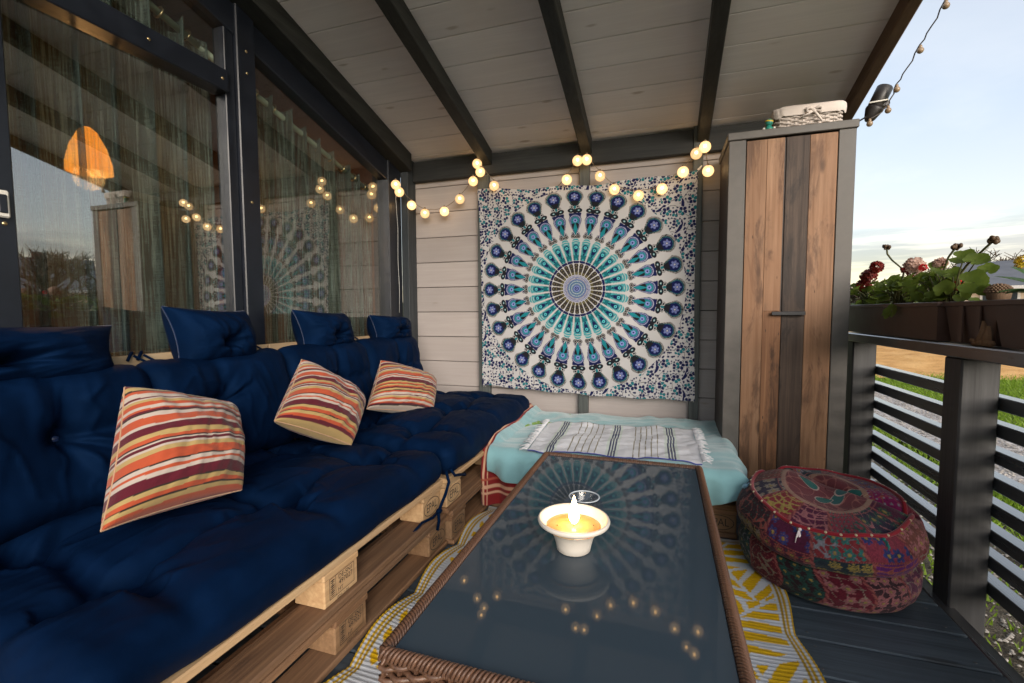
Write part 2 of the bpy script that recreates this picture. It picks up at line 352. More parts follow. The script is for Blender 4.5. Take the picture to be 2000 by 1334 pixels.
# glass
def glassmat(name, tint, r0, r1, rough=0.):
    t = NT(name); ge = t.n('NewGeometry')
    cs = t.math('ABSOLUTE', t.n('VectorMath', {0: ge.outputs['Incoming'], 1: ge.outputs['Normal']}, operation='DOT_PRODUCT').outputs['Value'])
    sch = t.math('POWER', t.math('SUBTRACT', 1., cs), 5.)
    f = t.math('ADD', r0, t.math('MULTIPLY', sch, r1-r0))
    a = t.n('BsdfTransparent', {'Color': (*tint, 1)}); g = t.n('BsdfGlossy', {'Color': (1,1,1,1), 'Roughness': rough})
    return t.done(t.n('MixShader', {0: f, 1: a.outputs[0], 2: g.outputs[0]}))
m_glass = glassmat('coated_window_glass', (.93,.95,.94), .11, 1.)
m_glass2 = glassmat('mirror_coated_window_glass', (.92,.95,.95), .175, 1.)
m_jar = glassmat('clear_jar_glass', (.96,.97,.98), .04, 1.)

# ================================================================== SETTING
YB = 2.90; XL = -1.706; SL = .268
zceil = lambda y: 1.981+SL*(YB-y)
# ---- terrain
def gmat(name, stops, scale, bump, rough=.95, fine=160):
    t = NT(name); v = t.coord()
    a = t.noise(v, scale, 6, .6); b = t.noise(v, fine, 3, .6)
    c = t.ramp(t.math('ADD', t.math('MULTIPLY', a, .6), t.math('MULTIPLY', b, .4)), stops)
    return t.done(t.bsdf(Base_Color=c, Roughness=rough, Specular_IOR_Level=.15, Normal=t.bump(b, bump, .03)))
m_turf = gmat('rough_turf', [(.36, (.14,.11,.06)), (.46, (.13,.15,.035)), (.56, (.16,.23,.03)), (.7, (.22,.29,.045))], 1.6, .8)
m_dirt = gmat('bare_earth', [(.34, (.07,.056,.042)), (.5, (.13,.108,.08)), (.62, (.19,.16,.125)), (.7, (.095,.11,.04))], 3.5, 1., fine=90)
m_gravel = gmat('pale_gravel', [(.32, (.26,.22,.20)), (.46, (.50,.45,.42)), (.58, (.66,.61,.58)), (.7, (.74,.70,.67))], 18, 1., fine=75)
m_sand = gmat('orange_sand', [(.34, (.42,.21,.07)), (.5, (.64,.35,.125)), (.64, (.76,.46,.19))], 2.4, 1., fine=40)
GZ = -.30
def sheet(name, x0, x1, y0, y1, z, mat, nx=60, ny=60, amp=.0, fr=2., edge=0., seed=1, hump=None):
    u, v = np.meshgrid(np.linspace(0, 1, nx), np.linspace(0, 1, ny), indexing='ij')
    P = np.stack([x0+(x1-x0)*u, y0+(y1-y0)*v, np.full_like(u, z)], -1)
    if edge:
        P[..., 0] += edge*wob(np.stack([u*0, P[..., 1], u*0], -1), 1.4, seed)
        P[..., 1] += edge*wob(np.stack([P[..., 0], u*0, u*0], -1), 1.1, seed+3)
    if amp:
        fade = np.clip(np.minimum.reduce([u, 1-u, v, 1-v])*8, 0, 1)
        P[..., 2] += amp*(wob(P*np.array([1, 1, 0]), fr, seed)*.5+.5)*fade
    if hump is not None: P[..., 2] += hump(u, v)
    me = gridmesh(name, P); return tag(link(name, me, mat, smooth=True), kind='structure')
u, v = np.meshgrid(np.linspace(-1, 1, 161), np.linspace(-1, 1, 161), indexing='ij')
gx = np.sign(u)*np.abs(u)**3*600+1; gy = np.sign(v)*np.abs(v)**3*600+5
gr = np.hypot(gx, gy); gzz = GZ+.02*wob(np.stack([gx, gy, gx*0], -1), 1.2, 2)*np.clip(gr/4, 0, 1)
hill = np.clip((gr-120)/300, 0, 1)**1.3*(16+7*wob(np.stack([gx, gy, gx*0], -1), .012, 5))
m_land = gmat('distant_fields', [(.36, (.075,.085,.03)), (.5, (.10,.12,.04)), (.62, (.15,.15,.06)), (.7, (.17,.14,.08))], .05, .2, fine=1.2)
g = gridmesh('ground', np.stack([gx, gy, gzz+hill], -1)); tag(link('ground', g, m_land, smooth=True), kind='structure')
sheet('lawn', .75, 14, -4, 10.6, GZ+.030, m_turf, 90, 90, .03, 3., .12, 4)
sheet('bare_earth_strip', .70, 1.95, -4, 9.5, GZ+.068, m_dirt, 40, 120, .02, 5., .10, 6)
sheet('gravel_path', 2.08, 3.12, -5, 16, GZ+.078, m_gravel, 40, 160, .012, 9., .07, 8)
sheet('sand_field', 1.2, 30, 9.9, 27, GZ+.06, m_sand, 120, 80, .14, 2.2, .35, 9, hump=lambda u, v: .30*np.clip(v*2.2, 0, 1)*np.clip((1-v)*4, 0, 1))

# ---- deck
deck = MB().box(-1.80, .86, -1.2, 2.95, GZ, -.034).build('deck', m_dark_x); tag(deck, kind='structure')
pm = boxme('plank', 2.66, .145, .028, .004)
for k in range(28):
    y = -1.12+.15*k
    o = link('plank', pm, m_deck, deck, Matrix.Translation((-.47+.0015*math.sin(k*3.1), y-.02, -.014)))
scr = MB().lathe([(0, .0006), (.0038, .0006), (.0042, 0)], (0, 0, 0), 8, None, False).mesh('screw'); scr.materials.append(plain('deck_screw', (.10,.10,.105), .4, metal=.6))
for o in [c for c in bpy.data.objects if c.parent == deck and c.name.startswith('plank')]:
    W_ = WORLD[o.name].to_translation()
    for xx in (.815, .42):
        for dy in (-.045, .045): link('screw', scr, None, o, Matrix.Translation((xx+.004*math.sin(W_.y*9+dy*40), W_.y+dy, .0004)))
ed = bar('edge_board', .862, .905, -1.2, 2.95, -.045, -.004, m_rail, deck)
bar('fascia_board', .870, .898, -1.2, 2.95, GZ, -.047, m_dark_y, deck)

# ---- back wall of the porch
bw = thing('back_wall', (-.4, YB, 0), 'pale whitewashed plank wall closing the far end of the porch', 'wall')
for k in range(-1, 10):
    z0 = .443+.171*k-.171*1
    z1 = min(z0+.1675, 1.99)
    if z0 > 1.95 or z1 < .02: continue
    z0 = max(z0, 0.)
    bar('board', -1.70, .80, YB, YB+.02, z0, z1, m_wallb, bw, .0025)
MB().box(-1.72, .80, YB+.022, YB+.06, 0, 1.96).build('backing', m_dark_x, bw)
for x0, x1, zt in ((-1.173, -1.096, 2.0), (-.50, -.44, 2.03), (.148, .201, 2.03)):
    bar('batten', x0, x1, YB-.042, YB-.002, 0, zt-.01 if x0 < -1 else 2.045, m_stud, bw)
bar('corner_post', XL-.0, -1.652, YB-.11, YB-.001, 0, 1.99, m_dark_z, bw)
# ---- roof
m_edge = wood('flare_tinted_edge_beam', (.060,.033,.018), (.14,.082,.045), 'y', .6, vary=.05, bump=.3)  # warm flare over the roof edge is put into this brown colour
rf = thing('porch_roof', (-.4, 1.0, 2.4), 'sloping porch roof of whitewashed boards on black rafters', 'roof')
ang = math.atan(SL); cl = math.cos(ang)
bm_ = boxme('roof_board', 2.72, .1655/cl*cl*1.0, .02, .0025)
k = 0; yy = 2.99-.0825
while yy > .05:
    M_ = Matrix.Translation((-.465, yy, zceil(yy)+.0115)) @ Matrix.Rotation(-ang, 4, 'X')
    link('roof_board', bm_, m_white, rf, M_); yy -= .168*cl; k += 1
def sloped(name, x0, x1, ya, yb, dz0, dz1, mat, parent, bevel=.004):
    q = [(x0, ya, zceil(ya)+dz0), (x1, ya, zceil(ya)+dz0), (x1, yb, zceil(yb)+dz0), (x0, yb, zceil(yb)+dz0)]
    return MB().prism(q, (0, 0, dz1-dz0)).build(name, mat, parent, bevel=bevel)
sloped('roof_cover', -1.9, .93, -.03, 3.1, .035, .07, m_dark_y, rf)
for x0, x1 in ((-1.135, -1.066), (-.489, -.424), (.166, .228)):
    sloped('rafter', x0, x1, -.02, YB-.045, -.092, -.001, m_dark_y, rf)
sloped('wall_plate', -1.735, -1.615, -.02, YB-.11, -.115, -.001, m_dark_y, rf)
sloped('edge_rafter', .852, .900, -.02, 3.05, -.075, -.001, m_edge, rf)
sloped('edge_trim', .9005, .922, -.03, 3.05, -.035, .034, m_edge, rf)
bar('cross_beam', -1.651, -.502, YB-.045, YB-.003, 1.845, 1.976, m_dark_x, rf)
bar('cross_beam', -.438, .146, YB-.045, YB-.003, 1.845, 1.976, m_dark_x, rf)
bar('cross_beam', .203, .850, YB-.045, YB-.003, 1.845, 1.976, m_dark_x, rf)

# ---- glazed house wall on the left
gw = thing('glazed_wall', (XL, 1.2, 0), 'black framed glass wall of the house along the porch', 'house wall')
FX0, FX1 = XL-.075, XL
bar('mullion', FX0, FX1+.004, 1.535, 1.627, 0, 2.28, m_frame, gw, .004)
bar('mullion', FX0, FX1+.004, .715, .802, 0, 2.5, m_frame, gw, .004)
bar('window_frame', FX0-.002, FX1-.014, 1.490, 1.534, .0, 2.22, m_frame, gw)
bar('window_frame', FX0-.002, FX1-.014, 1.628, 1.642, .0, 2.2, m_frame, gw)
bar('end_frame', FX0, FX1+.003, 2.640, 2.789, 0, 1.96, m_frame, gw)
bar('transom', FX0, FX1+.006, .803, 1.489, 1.852, 1.938, m_frame, gw, .004)
sloped('head_frame', FX0+.003, FX1-.005, -.45, 2.64, -.24, -.117, m_frame, gw)
bar('sill', FX0, FX1+.03, -.45, 2.66, .0, .10, m_frame, gw)
def pane(ya, yb, z0, za=None, name='pane', mat=m_glass):
    za_ = zceil(ya)-.24 if za is None else za; zb_ = zceil(yb)-.24 if za is None else za
    x = XL-.040
    return MB().prism([(x, ya, z0), (x, yb, z0), (x, yb, zb_), (x, ya, za_)], (-.003, 0, 0)).build(name, mat, gw)
pane(.802, 1.490, .10, 1.852, mat=m_glass2); pane(.802, 1.490, 1.938); pane(1.642, 2.640, .10)
# sliding door leaf nearest the camera
dl = bar('sliding_door', FX0+.01, FX1+.010, .600, .714, .05, 2.3, plain('grey_door_frame', (.035,.042,.05), .45, nscale=20), gw, .004)
MB().prism([(XL-.04, -.40, .1), (XL-.04, .60, .1), (XL-.04, .60, 2.3), (XL-.04, -.40, 2.3)], (-.003, 0, 0)).build('door_pane', m_glass, dl)
hb = MB()
def rectring(b, x, y0, y1, z0, z1, w, d):
    b.box(x, x+d, y0, y0+w, z0, z1); b.box(x, x+d, y1-w, y1, z0, z1); b.box(x, x+d, y0+w, y1-w, z0, z0+w); b.box(x, x+d, y0+w, y1-w, z1-w, z1)
hb.box(FX1+.012, FX1+.020, .752, .784, 1.21, 1.283); hb.build('door_handle', m_cream, gw, bevel=.004)
MB().box(FX1+.0195, FX1+.0235, .759, .777, 1.222, 1.271).build('keyhole_plate', m_frame, gw, bevel=.002)
m_brass = plain('brass_screw', (.55,.42,.22), .3, metal=.9)
for (y, z, dx) in ((.776, 1.196, .0045), (1.58, 2.06, .0045), (1.58, 1.97, .0045), (1.58, 1.43, .0045), (1.18, 1.895, .0065), (1.46, 1.895, .0065)):
    MB().lathe([(.0, -.001), (.006, -.001), (.0055, .002), (.0, .0022)], (FX1+dx, y, z), 10, (1, 0, 0), False).build('screw', m_brass, gw, smooth=True)

# ---- the room behind the glass
m_room = wood('warm_panelled_room', (.12,.060,.028), (.30,.165,.085), 'y', .6, vary=0.)
rb = MB().box(-4.6, -1.80, -.5, 2.92, -.02, 0).box(-4.64, -4.6, -.5, 2.92, 0, 3.4).box(-4.6, -1.80, 2.88, 2.92, 0, 3.4).box(-4.6, -1.80, -.54, -.5, 0, 3.4).box(-4.6, -1.80, -.5, 2.92, 3.4, 3.45)
tag(rb.build('living_room', m_room), kind='structure')
# fill above / around the frame so that the room is closed
fl = MB(); q = [(FX0-.02, -.5, zceil(-.5)-.12), (FX0-.02, YB, zceil(YB)-.12), (FX0-.02, YB, 3.45), (FX0-.02, -.5, 3.45)]
fl.prism(q, (-.03, 0, 0)); fl.box(FX0-.05, FX0-.02, 2.65, 2.92, 0, 2.2); fl.box(FX0-.05, FX0-.02, -.5, -.40, 0, 2.9)
fl.build('wall_filling', m_dark_y, gw)
# curtains, rods
def curtain(name, y0, y1, label, seed, zbot=.05, folds=9, dens=1.):
    t = thing(name, (-1.87, (y0+y1)/2, zbot), label, 'curtain', None)
    nu, nv = 300, 60
    s, w = np.meshgrid(np.linspace(0, 1, nu), np.linspace(0, 1, nv), indexing='ij')
    yv = y0+(y1-y0)*(s+.012*np.sin(s*folds*6.283*.5+seed)*(1-w))
    ph = s*folds*6.283+seed+.5*np.sin(3.1*s*6.28+seed)+.35*np.sin(w*3+s*9)
    amp = .048+.020*np.sin(s*17+seed)+.006*np.sin(w*5+s*8)
    x = -1.872+amp*np.sin(ph)+.012*np.sin(ph*.37+w*2)
    yv = yv+.034*np.cos(ph+.5*np.sin(ph))*(1.1-.3*w)
    top = zceil(yv)-.255
    z = zbot+(top-zbot)*w
    me = gridmesh('fabric', np.stack([x, yv, z], -1)); link('fabric', me, m_linen, t, smooth=True)
    rod = MB().tube([(-1.872, y0-.12, zceil(y0-.12)-.285), (-1.872, y1+.02, zceil(y1+.02)-.285)], .0135, 10)
    rod.build('rod', m_rod, t, smooth=True)
    for k in range(folds+1):
        yk = y0+(y1-y0)*(k+.5)/(folds+1)
        MB().lathe([(.017, -.003), (.025, -.003), (.025, .003), (.017, .003), (.017, -.003)], (-1.872, yk, zceil(yk)-.285), 14, (0, 1, -SL), False).build('eyelet', m_brass, t, smooth=True)
    return t
t = NT('sheer_grey_linen')
v1 = t.noise(t.coord((1, 190, 4)), 1., 4, .65); v2 = t.noise(t.coord((1, 30, 240)), 1., 3, .6); v3 = t.noise(t.coord((1, 9, .8)), 1.2, 3)
thr = t.math('ADD', t.math('MULTIPLY', v1, .80), t.math('MULTIPLY', v2, .20))
op = t.rng(t.math('ADD', thr, t.math('MULTIPLY', v3, .35)), .40, .86, .30, .86)
colr = t.ramp(thr, [(.36, (.07,.094,.086)), (.5, (.15,.195,.178)), (.64, (.28,.35,.32))])
df = t.bsdf(Base_Color=colr, Roughness=.95, Specular_IOR_Level=.05); trl = t.n('BsdfTranslucent', {'Color': colr})
sh = t.n('MixShader', {0: .35, 1: df.outputs[0], 2: trl.outputs[0]}); tp = t.n('BsdfTransparent', {'Color': (1,1,1,1)})
m_linen = t.done(t.n('MixShader', {0: op, 1: tp.outputs[0], 2: sh.outputs[0]}))
m_rod = plain('pale_green_rod', (.38,.44,.33), .4)
curtain('curtain', .55, 1.50, 'sheer grey linen curtain behind the nearer window pane', .3, folds=8)
curtain('curtain', 1.62, 2.66, 'sheer grey linen curtain behind the window pane next to the back wall', 2.1, folds=9)
# pendant lamp in the room
lp = thing('pendant_lamp', (-2.6, 1.50, 1.62), 'glowing orange pendant lamp inside the house behind the curtain', 'lamp')
t = NT('glowing_orange_shade'); nz = t.noise(t.coord((1,1,1)), 9, 3)
lm = t.n('Emission', {'Color': t.mix(t.rng(nz, .3, .7), (1,.26,.022), (1,.36,.045)), 'Strength': .95})
MB().lathe([(.088, 0), (.086, .045), (.068, .12), (.036, .19), (.016, .21)], (-2.6, 1.50, 1.62), 28, None, False).build('shade', t.done(lm), lp, smooth=True)
MB().tube([(-2.6, 1.5, 1.85), (-2.6, 1.5, 3.4)], .004, 6).build('cord', m_wireo, lp)
pl = bpy.data.lights.new('lamp_bulb', 'POINT'); pl.energy = 8; pl.color = (1, .48, .16); pl.shadow_soft_size = .06
plo = bpy.data.objects.new('lamp_bulb', pl); COL.objects.link(plo); attach(plo, lp, Matrix.Translation((-2.6, 1.5, 1.60)))

# ---- railing
rl = thing('railing', (.95, 1.6, GZ), 'slate stained slatted railing with flat top rail and square posts', 'railing')
for (ya, yb) in ((1.790, 1.885), (2.655, 2.755), (-.2, -.1)):
    bar('post', .884, .982, ya, yb, GZ+.02, .800, m_post, rl, .005)
bar('top_rail', .868, 1.030, -1.2, 2.766, .802, .842, m_rail, rl, .004)
for k in range(8):
    z1 = .682-.084*k
    bar('slat', .985, 1.030, -1.2, 2.765, z1-.042, z1, m_rail, rl, .003)

# ================================================================== PALLETS
DG = bpy.context.evaluated_depsgraph_get()
def text_v(s, size, spacing=1.):
    cu = bpy.data.curves.new('t', 'FONT'); cu.body = s; cu.size = size; cu.align_x = 'CENTER'; cu.align_y = 'CENTER'; cu.space_character = spacing; cu.resolution_u = 3
    o = bpy.data.objects.new('t', cu); COL.objects.link(o); bpy.context.view_layer.update()
    me = bpy.data.meshes.new_from_object(o.evaluated_get(bpy.context.evaluated_depsgraph_get()))
    v = [tuple(p.co) for p in me.vertices]; f = [tuple(p.vertices) for p in me.polygons]
    bpy.data.objects.remove(o); bpy.data.meshes.remove(me); return v, f
def stamp_epal():
    b = MB(); v, f = text_v('EPAL', .040, 1.0)
    b.add([(x*.95, 0, y*1.15) for x, y, z in v], f)
    n = 40
    for k in range(n):
        a0, a1 = 2*math.pi*k/n, 2*math.pi*(k+1)/n
        q = lambda a, g: (math.cos(a)*(.058+g), 0, math.sin(a)*(.030+g))
        b.add([q(a0, 0), q(a1, 0), q(a1, .0026), q(a0, .0026)], [(0, 1, 2, 3)])
    return b.mesh('stamp')
def stamp_code():
    b = MB()
    def put(s, size, x, z, rot=0):
        v, f = text_v(s, size)
        if rot: b.add([(x-yy, 0, z+xx) for xx, yy, zz in v], f)
        else: b.add([(x+xx, 0, z+yy) for xx, yy, zz in v], f)
    put('DE-SN1', .0185, .016, .019); put('497027', .0195, .016, .003); put('HT', .016, -.006, -.016); put('021-1-01', .0135, .004, -.036)
    def ln_(x0, x1, z0, z1): b.add([(x0, 0, z0), (x1, 0, z0), (x1, 0, z1), (x0, 0, z1)], [(0, 1, 2, 3)])
    ln_(-.050, .052, .0295, .031); ln_(-.050, .052, -.0265, -.025); ln_(-.050, -.0485, -.0265, .031); ln_(.0505, .052, -.0265, .031); ln_(-.026, -.0247, -.025, .0295)
    for k in range(9): ln_(-.0455, -.030, -.021+.0053*k, -.0195+.0053*k+.0008*(k % 3))
    ln_(-.0385, -.0372, -.022, .025)
    return b.mesh('stamp')
me_epal, me_code = stamp_epal(), stamp_code()
for m_ in (me_epal, me_code): m_.materials.append(m_ink)
m_block_l = wood('pallet_block_end', (.42,.24,.115), (.68,.47,.26), 'x', .7, vary=.13, bump=.4, patina=(.38,.26,.155))
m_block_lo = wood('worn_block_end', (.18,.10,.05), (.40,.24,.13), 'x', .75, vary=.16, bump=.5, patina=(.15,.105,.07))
def pallet(loc, rotz, label, L=1.2, D=.8, worn=False, code=True, seed=0, back=True):
    rs = random.Random(seed)
    t = thing('pallet', loc, label, 'pallet', 'wooden pallets that carry the seats')
    B0 = Matrix.Translation(loc) @ Matrix.Rotation(rotz, 4, 'Z')
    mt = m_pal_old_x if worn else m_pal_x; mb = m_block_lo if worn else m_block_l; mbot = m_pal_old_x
    def pc(name, x0, x1, y0, y1, z0, z1, mat, j=.002, bev=.004):
        me = boxme(name, x1-x0, y1-y0, z1-z0-.0006, bev)
        return link(name, me, mat, t, B0 @ Matrix.Translation(((x0+x1)/2+rs.uniform(-j, j), (y0+y1)/2+rs.uniform(0, j*1.5), (z0+z1)/2)) @ Matrix.Rotation(rs.uniform(-.004, .004), 4, 'Z'))
    for y0, w in ((0, .145), (.185, .10), (.3275, .145), (.515, .10), (.655, .145)): pc('top_board', 0, L, y0, y0+w, .122, .144, mt)
    xs = ((0, .145), (L/2-.0725, L/2+.0725), (L-.145, L))
    for x0, x1 in xs: pc('cross_board', x0, x1, .006, D, .100, .122, mt)
    for i, (x0, x1) in enumerate(xs):
        for j, (y0, y1) in enumerate(((.010, .11), (.3275, .4725), (.70, .80))):
            b = pc('block', x0+.003, x1-.003, y0, y1, .022, .100, mb if i != 1 or not worn else m_block_lo, .003)
            if j == 0:
                W = WORLD[b.name]
                s = link('stamp', me_epal if i != 1 else me_code, None, b, W @ Matrix.Translation((.0, -(y1-y0)/2-.0008, .002 if i != 1 else .004)))
    for y0, w in ((0, .10), (.3275, .145), (.70, .10)): pc('bottom_board', 0, L, y0, y0+w, 0, .022, mbot)
    return t
H90 = R(90)
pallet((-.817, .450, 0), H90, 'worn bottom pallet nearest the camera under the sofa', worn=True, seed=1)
pallet((-.822, .420, .144), H90, 'pale pallet nearest the camera directly under the navy seat mattress', seed=2)
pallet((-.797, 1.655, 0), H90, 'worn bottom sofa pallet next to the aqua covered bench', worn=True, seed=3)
pallet((-.803, 1.624, .144), H90, 'pale upper sofa pallet next to the aqua covered bench', seed=4)
pallet((-.788, 2.055, 0), 0, 'low pallet on the deck under the aqua blanket', L=1.095, worn=True, seed=5)
# wooden backrest behind the cushions
wb = thing('wooden_backrest', (-1.64, 1.6, .29), 'pale wooden rail behind the navy back cushions', 'backrest')
for ya, yb in ((.40, 1.575), (1.585, 2.74)):
    bar('rail', -1.668, -1.640, ya, yb, .715, .815, m_pal_y, wb); bar('rail', -1.668, -1.640, ya, yb, .45, .55, m_pal_y, wb)
for y in (.46, 1.0, 1.52, 1.64, 2.15, 2.68): bar('upright', -1.696, -1.670, y, y+.07, .145, .80, m_pal_x, wb)

# ================================================================== SOFT THINGS
def rbox(hx, hy, hz, r, nx, ny, nz):
    V = []; Fc = []
    def face(fn, n1, n2, flip):
        o = len(V)
        for i in range(n1+1):
            for j in range(n2+1): V.append(fn(-1+2*i/n1, -1+2*j/n2))
        for i in range(n1):
            for j in range(n2):
                q = (o+i*(n2+1)+j, o+(i+1)*(n2+1)+j, o+(i+1)*(n2+1)+j+1, o+i*(n2+1)+j+1); Fc.append(q[::-1] if flip else q)
    face(lambda a, b: (a, b, 1), nx, ny, False); face(lambda a, b: (a, b, -1), nx, ny, True)
    face(lambda a, b: (a, 1, b), nx, nz, True); face(lambda a, b: (a, -1, b), nx, nz, False)
    face(lambda a, b: (1, a, b), ny, nz, False); face(lambda a, b: (-1, a, b), ny, nz, True)
    c = np.array(V)*np.array([hx, hy, hz]); lim = np.array([hx-r, hy-r, hz-min(r, hz*.98)])
    q = np.clip(c, -lim, lim); d = c-q; ln = np.linalg.norm(d, axis=1); ln[ln == 0] = 1
    rr = np.array([r, r, min(r, hz*.98)])
    P = q+d/ln[:, None]*rr
    return P, Fc
def weld(name, P, Fc):
    me = bpy.data.meshes.new(name); me.from_pydata([tuple(p) for p in P], [], Fc)
    bm = bmesh.new(); bm.from_mesh(me); bmesh.ops.remove_doubles(bm, verts=bm.verts, dist=1e-5); bmesh.ops.recalc_face_normals(bm, faces=bm.faces); bm.to_mesh(me); bm.free(); return me
def cushion(size, r, tufts, depth, basis, parent, seed, bulge=.2, wr=.006, creases=True, name='cover', n=(110, 80, 14), crease=.62, buttons=True, sag=0., flat_b=1.):
    hx, hy, hz = (s/2 for s in size)
    P, Fc = rbox(hx, hy, hz, r, *n)
    X, Y, Z = P.T
    f = np.ones(len(P)); ux, uy = np.clip(np.abs(X)/hx, 0, 1), np.clip(np.abs(Y)/hy, 0, 1)
    f += np.where(Z > 0, bulge, flat_b*bulge)*(1-ux**4)*(1-uy**4)
    tz = np.zeros(len(P)); wz = np.zeros(len(P))
    for k, (tx, ty) in enumerate(tufts):
        d = np.hypot(X-tx, Y-ty); an = np.arctan2(Y-ty, X-tx)
        tz += depth*(.45*np.exp(-(d/.03)**2)+.55*np.exp(-(d/.10)**1.5))
        aw = an+.5*np.sin(an*2+seed+k)+.25*np.sin(an*3+2*seed); wz += wr*(np.sin(aw*4+seed+k)+.5*np.sin(aw*7+2*k+seed))*np.exp(-((d-.07)/.06)**2)*(.5+.5*np.sin(an+seed*1.7+k))
    if creases:
        for i in range(len(tufts)):
            for j in range(i+1, len(tufts)):
                a, b = np.array(tufts[i]), np.array(tufts[j]); L_ = np.linalg.norm(b-a)
                if L_ > .46: continue
                e = (b-a)/L_; sA = np.clip((X-a[0])*e[0]+(Y-a[1])*e[1], 0, L_); dx, dy = X-a[0]-sA*e[0], Y-a[1]-sA*e[1]
                side = dx*-e[1]+dy*e[0]+.012*np.sin(sA*20+seed+i); tz += depth*crease*np.exp(-(side/.022)**2)*(np.hypot(dx, dy) < .12)*(.45+.55*np.abs(np.cos(math.pi*sA/L_)))
        for i, (tx, ty) in enumerate(tufts):       # creases running out to the borders
            for (ex, ey) in ((np.sign(tx)*(hx-abs(tx)), 0), (0, np.sign(ty)*(hy-abs(ty)))):
                L_ = math.hypot(ex, ey)
                if L_ < .02 or L_ > .36: continue
                e = (ex/L_, ey/L_); sA = np.clip((X-tx)*e[0]+(Y-ty)*e[1], 0, L_); side = (X-tx)*-e[1]+(Y-ty)*e[0]+.010*np.sin(sA*24+i)
                along = (X-tx)*e[0]+(Y-ty)*e[1]
                tz += depth*.45*np.exp(-(side/.026)**2)*(along > -.01)*np.exp(-np.clip(along, 0, 9)/(L_*.8))
    zz = Z*f
    sg = np.tanh(Z/(hz*.35))
    if flat_b == 0: tz = np.where(Z > 0, tz, 0); wz = np.where(Z > 0, wz, 0)
    zz = zz-sg*np.minimum(tz, hz*1.15)+sg*wz
    Q = np.stack([X, Y, zz], -1)
    nrm = np.stack([X/hx*ux**3, Y/hy*uy**3, sg*.6], -1)
    Q += nrm*(.011*wob(Q*np.array([1, 1, .6]), 9, seed, 2)+.0022*wob(Q*np.array([1, .45, 1]), 48, seed+2, 2))[:, None]
    if len(tufts):
        dm = np.min([np.hypot(X-tx, Y-ty) for tx, ty in tufts], axis=0); an_ = np.arctan2(Y-tufts[0][1], X-tufts[0][0])
        rid = (1-np.abs(wob(Q*np.array([1, 1, .2]), 15, seed+4, 2)))**7+.6*(1-np.abs(wob(Q*np.array([1.4, .5, .2]), 26, seed+9, 2)))**8
        Q[:, 2] += sg*.0085*rid*np.exp(-(dm/.24)**2)*np.clip(dm/.03, 0, 1)*(1-ux**8)*(1-uy**8)
    Q[:, 2] -= sag*(1-ux**2)
    me = weld(name, Q, Fc); o = link(name, me, m_navy, parent, basis, smooth=True)
    if buttons:
        for k, (tx, ty) in enumerate(tufts):
            i = np.argmin(np.hypot(X-tx, Y-ty)+np.where(Z > 0, 0, 9)); z = Q[i, 2]
            MB().lathe([(0, 0), (.008, .0), (.009, .002), (.007, .004), (0, .0045)], (tx, ty, z+.001), 12, None, False).build('button', m_button, parent, smooth=True, basis=basis)
    return o
# seat mattresses
def seat(y0, y1, label, seed, x0=-1.60, x1=-.798, th=.124):
    t = thing('seat_mattress', (-1.2, (y0+y1)/2, .288), label, 'mattress', 'navy seat mattresses')
    c = Matrix.Translation(((x0+x1)/2, (y0+y1)/2,   .288+th/2)); w, h = x1-x0, y1-y0
    tf = [(-.20*w+.02*math.sin(i*2+seed), -h/2+h*(i+.5)/3) for i in range(3)]+[(.21*w+.02*math.cos(i+seed), -h/2+h*(i+.5)/3) for i in range(3)]
    cushion((w, h, th), .058, tf, .078, c, t, seed, .55, .0100, n=(130, 180, 16), flat_b=0.)
    return t
s1 = seat(.405, 1.598, 'navy tufted seat mattress nearest the camera', 3)
s2 = seat(1.628, 2.815, 'navy tufted seat mattress in the far corner by the bench', 8, x1=-.790, th=.136)
def strap(pts, parent, r=.006):
    MB().tube(pts, r, 6).build('tie_strap', m_navy, parent, smooth=True)
strap([(-.80, 1.60, .33), (-.785, 1.595, .29), (-.790, 1.575, .25), (-.800, 1.545, .205), (-.802, 1.535, .19)], s1)
strap([(-.802, 1.535, .195), (-.806, 1.50, .185), (-.83, 1.46, .18), (-.845, 1.40, .155)], s1, .005)
strap([(-.802, 1.535, .195), (-.797, 1.53, .16), (-.80, 1.522, .128)], s1, .006)
MB().ball((-.800, 1.537, .196), .012, 10, 7, (1, 1.2, .9)).build('tie_knot', m_navy, s1, smooth=True)
strap([(-.80, 1.64, .325), (-.785, 1.65, .297), (-.787, 1.70, .283), (-.790, 1.76, .262), (-.80, 1.775, .262)], s2)
m_fleck = plain('white_splash', (.75,.78,.82), .7)
fk = MB()
for (y, x, z, a, b) in ((1.02, -.815, .378, .010, .004), (1.005, -.79, .356, .004, .008), (1.035, -.80, .352, .003, .004)): fk.ball((x, y, z), 1, 8, 5, (.006, a, b))
# back cushions
def backc(y0, y1, label, seed, lean=.20, top=.80):
    t = thing('back_cushion', (-1.5, (y0+y1)/2, .42), label, 'cushion', 'navy back cushions')
    a = lean; Z = Vector((math.cos(a), 0, math.sin(a))); Y = Vector((-math.sin(a), 0, math.cos(a))); X = Vector((0, 1, 0))
    h = .405; c = Vector((-1.525, (y0+y1)/2, top-.195))
    M_ = Matrix(((X.x, Y.x, Z.x, c.x), (X.y, Y.y, Z.y, c.y), (X.z, Y.z, Z.z, c.z), (0, 0, 0, 1)))
    cushion((y1-y0, h, .13), .062, [(.05*math.sin(seed), .015)], .062, M_, t, seed, .50, .010, n=(90, 70, 14), crease=.2)
    return t, M_
backs = [backc(.42, 1.005, 'navy back cushion at the left edge of the picture', 1),
         backc(.985, 1.545, 'navy back cushion behind the nearest striped pillow', 5, .23),
         backc(1.525, 2.09, 'navy back cushion behind the middle striped pillow', 9, .18),
         backc(2.07, 2.635, 'navy back cushion in the corner behind the farthest striped pillow', 13, .24)]
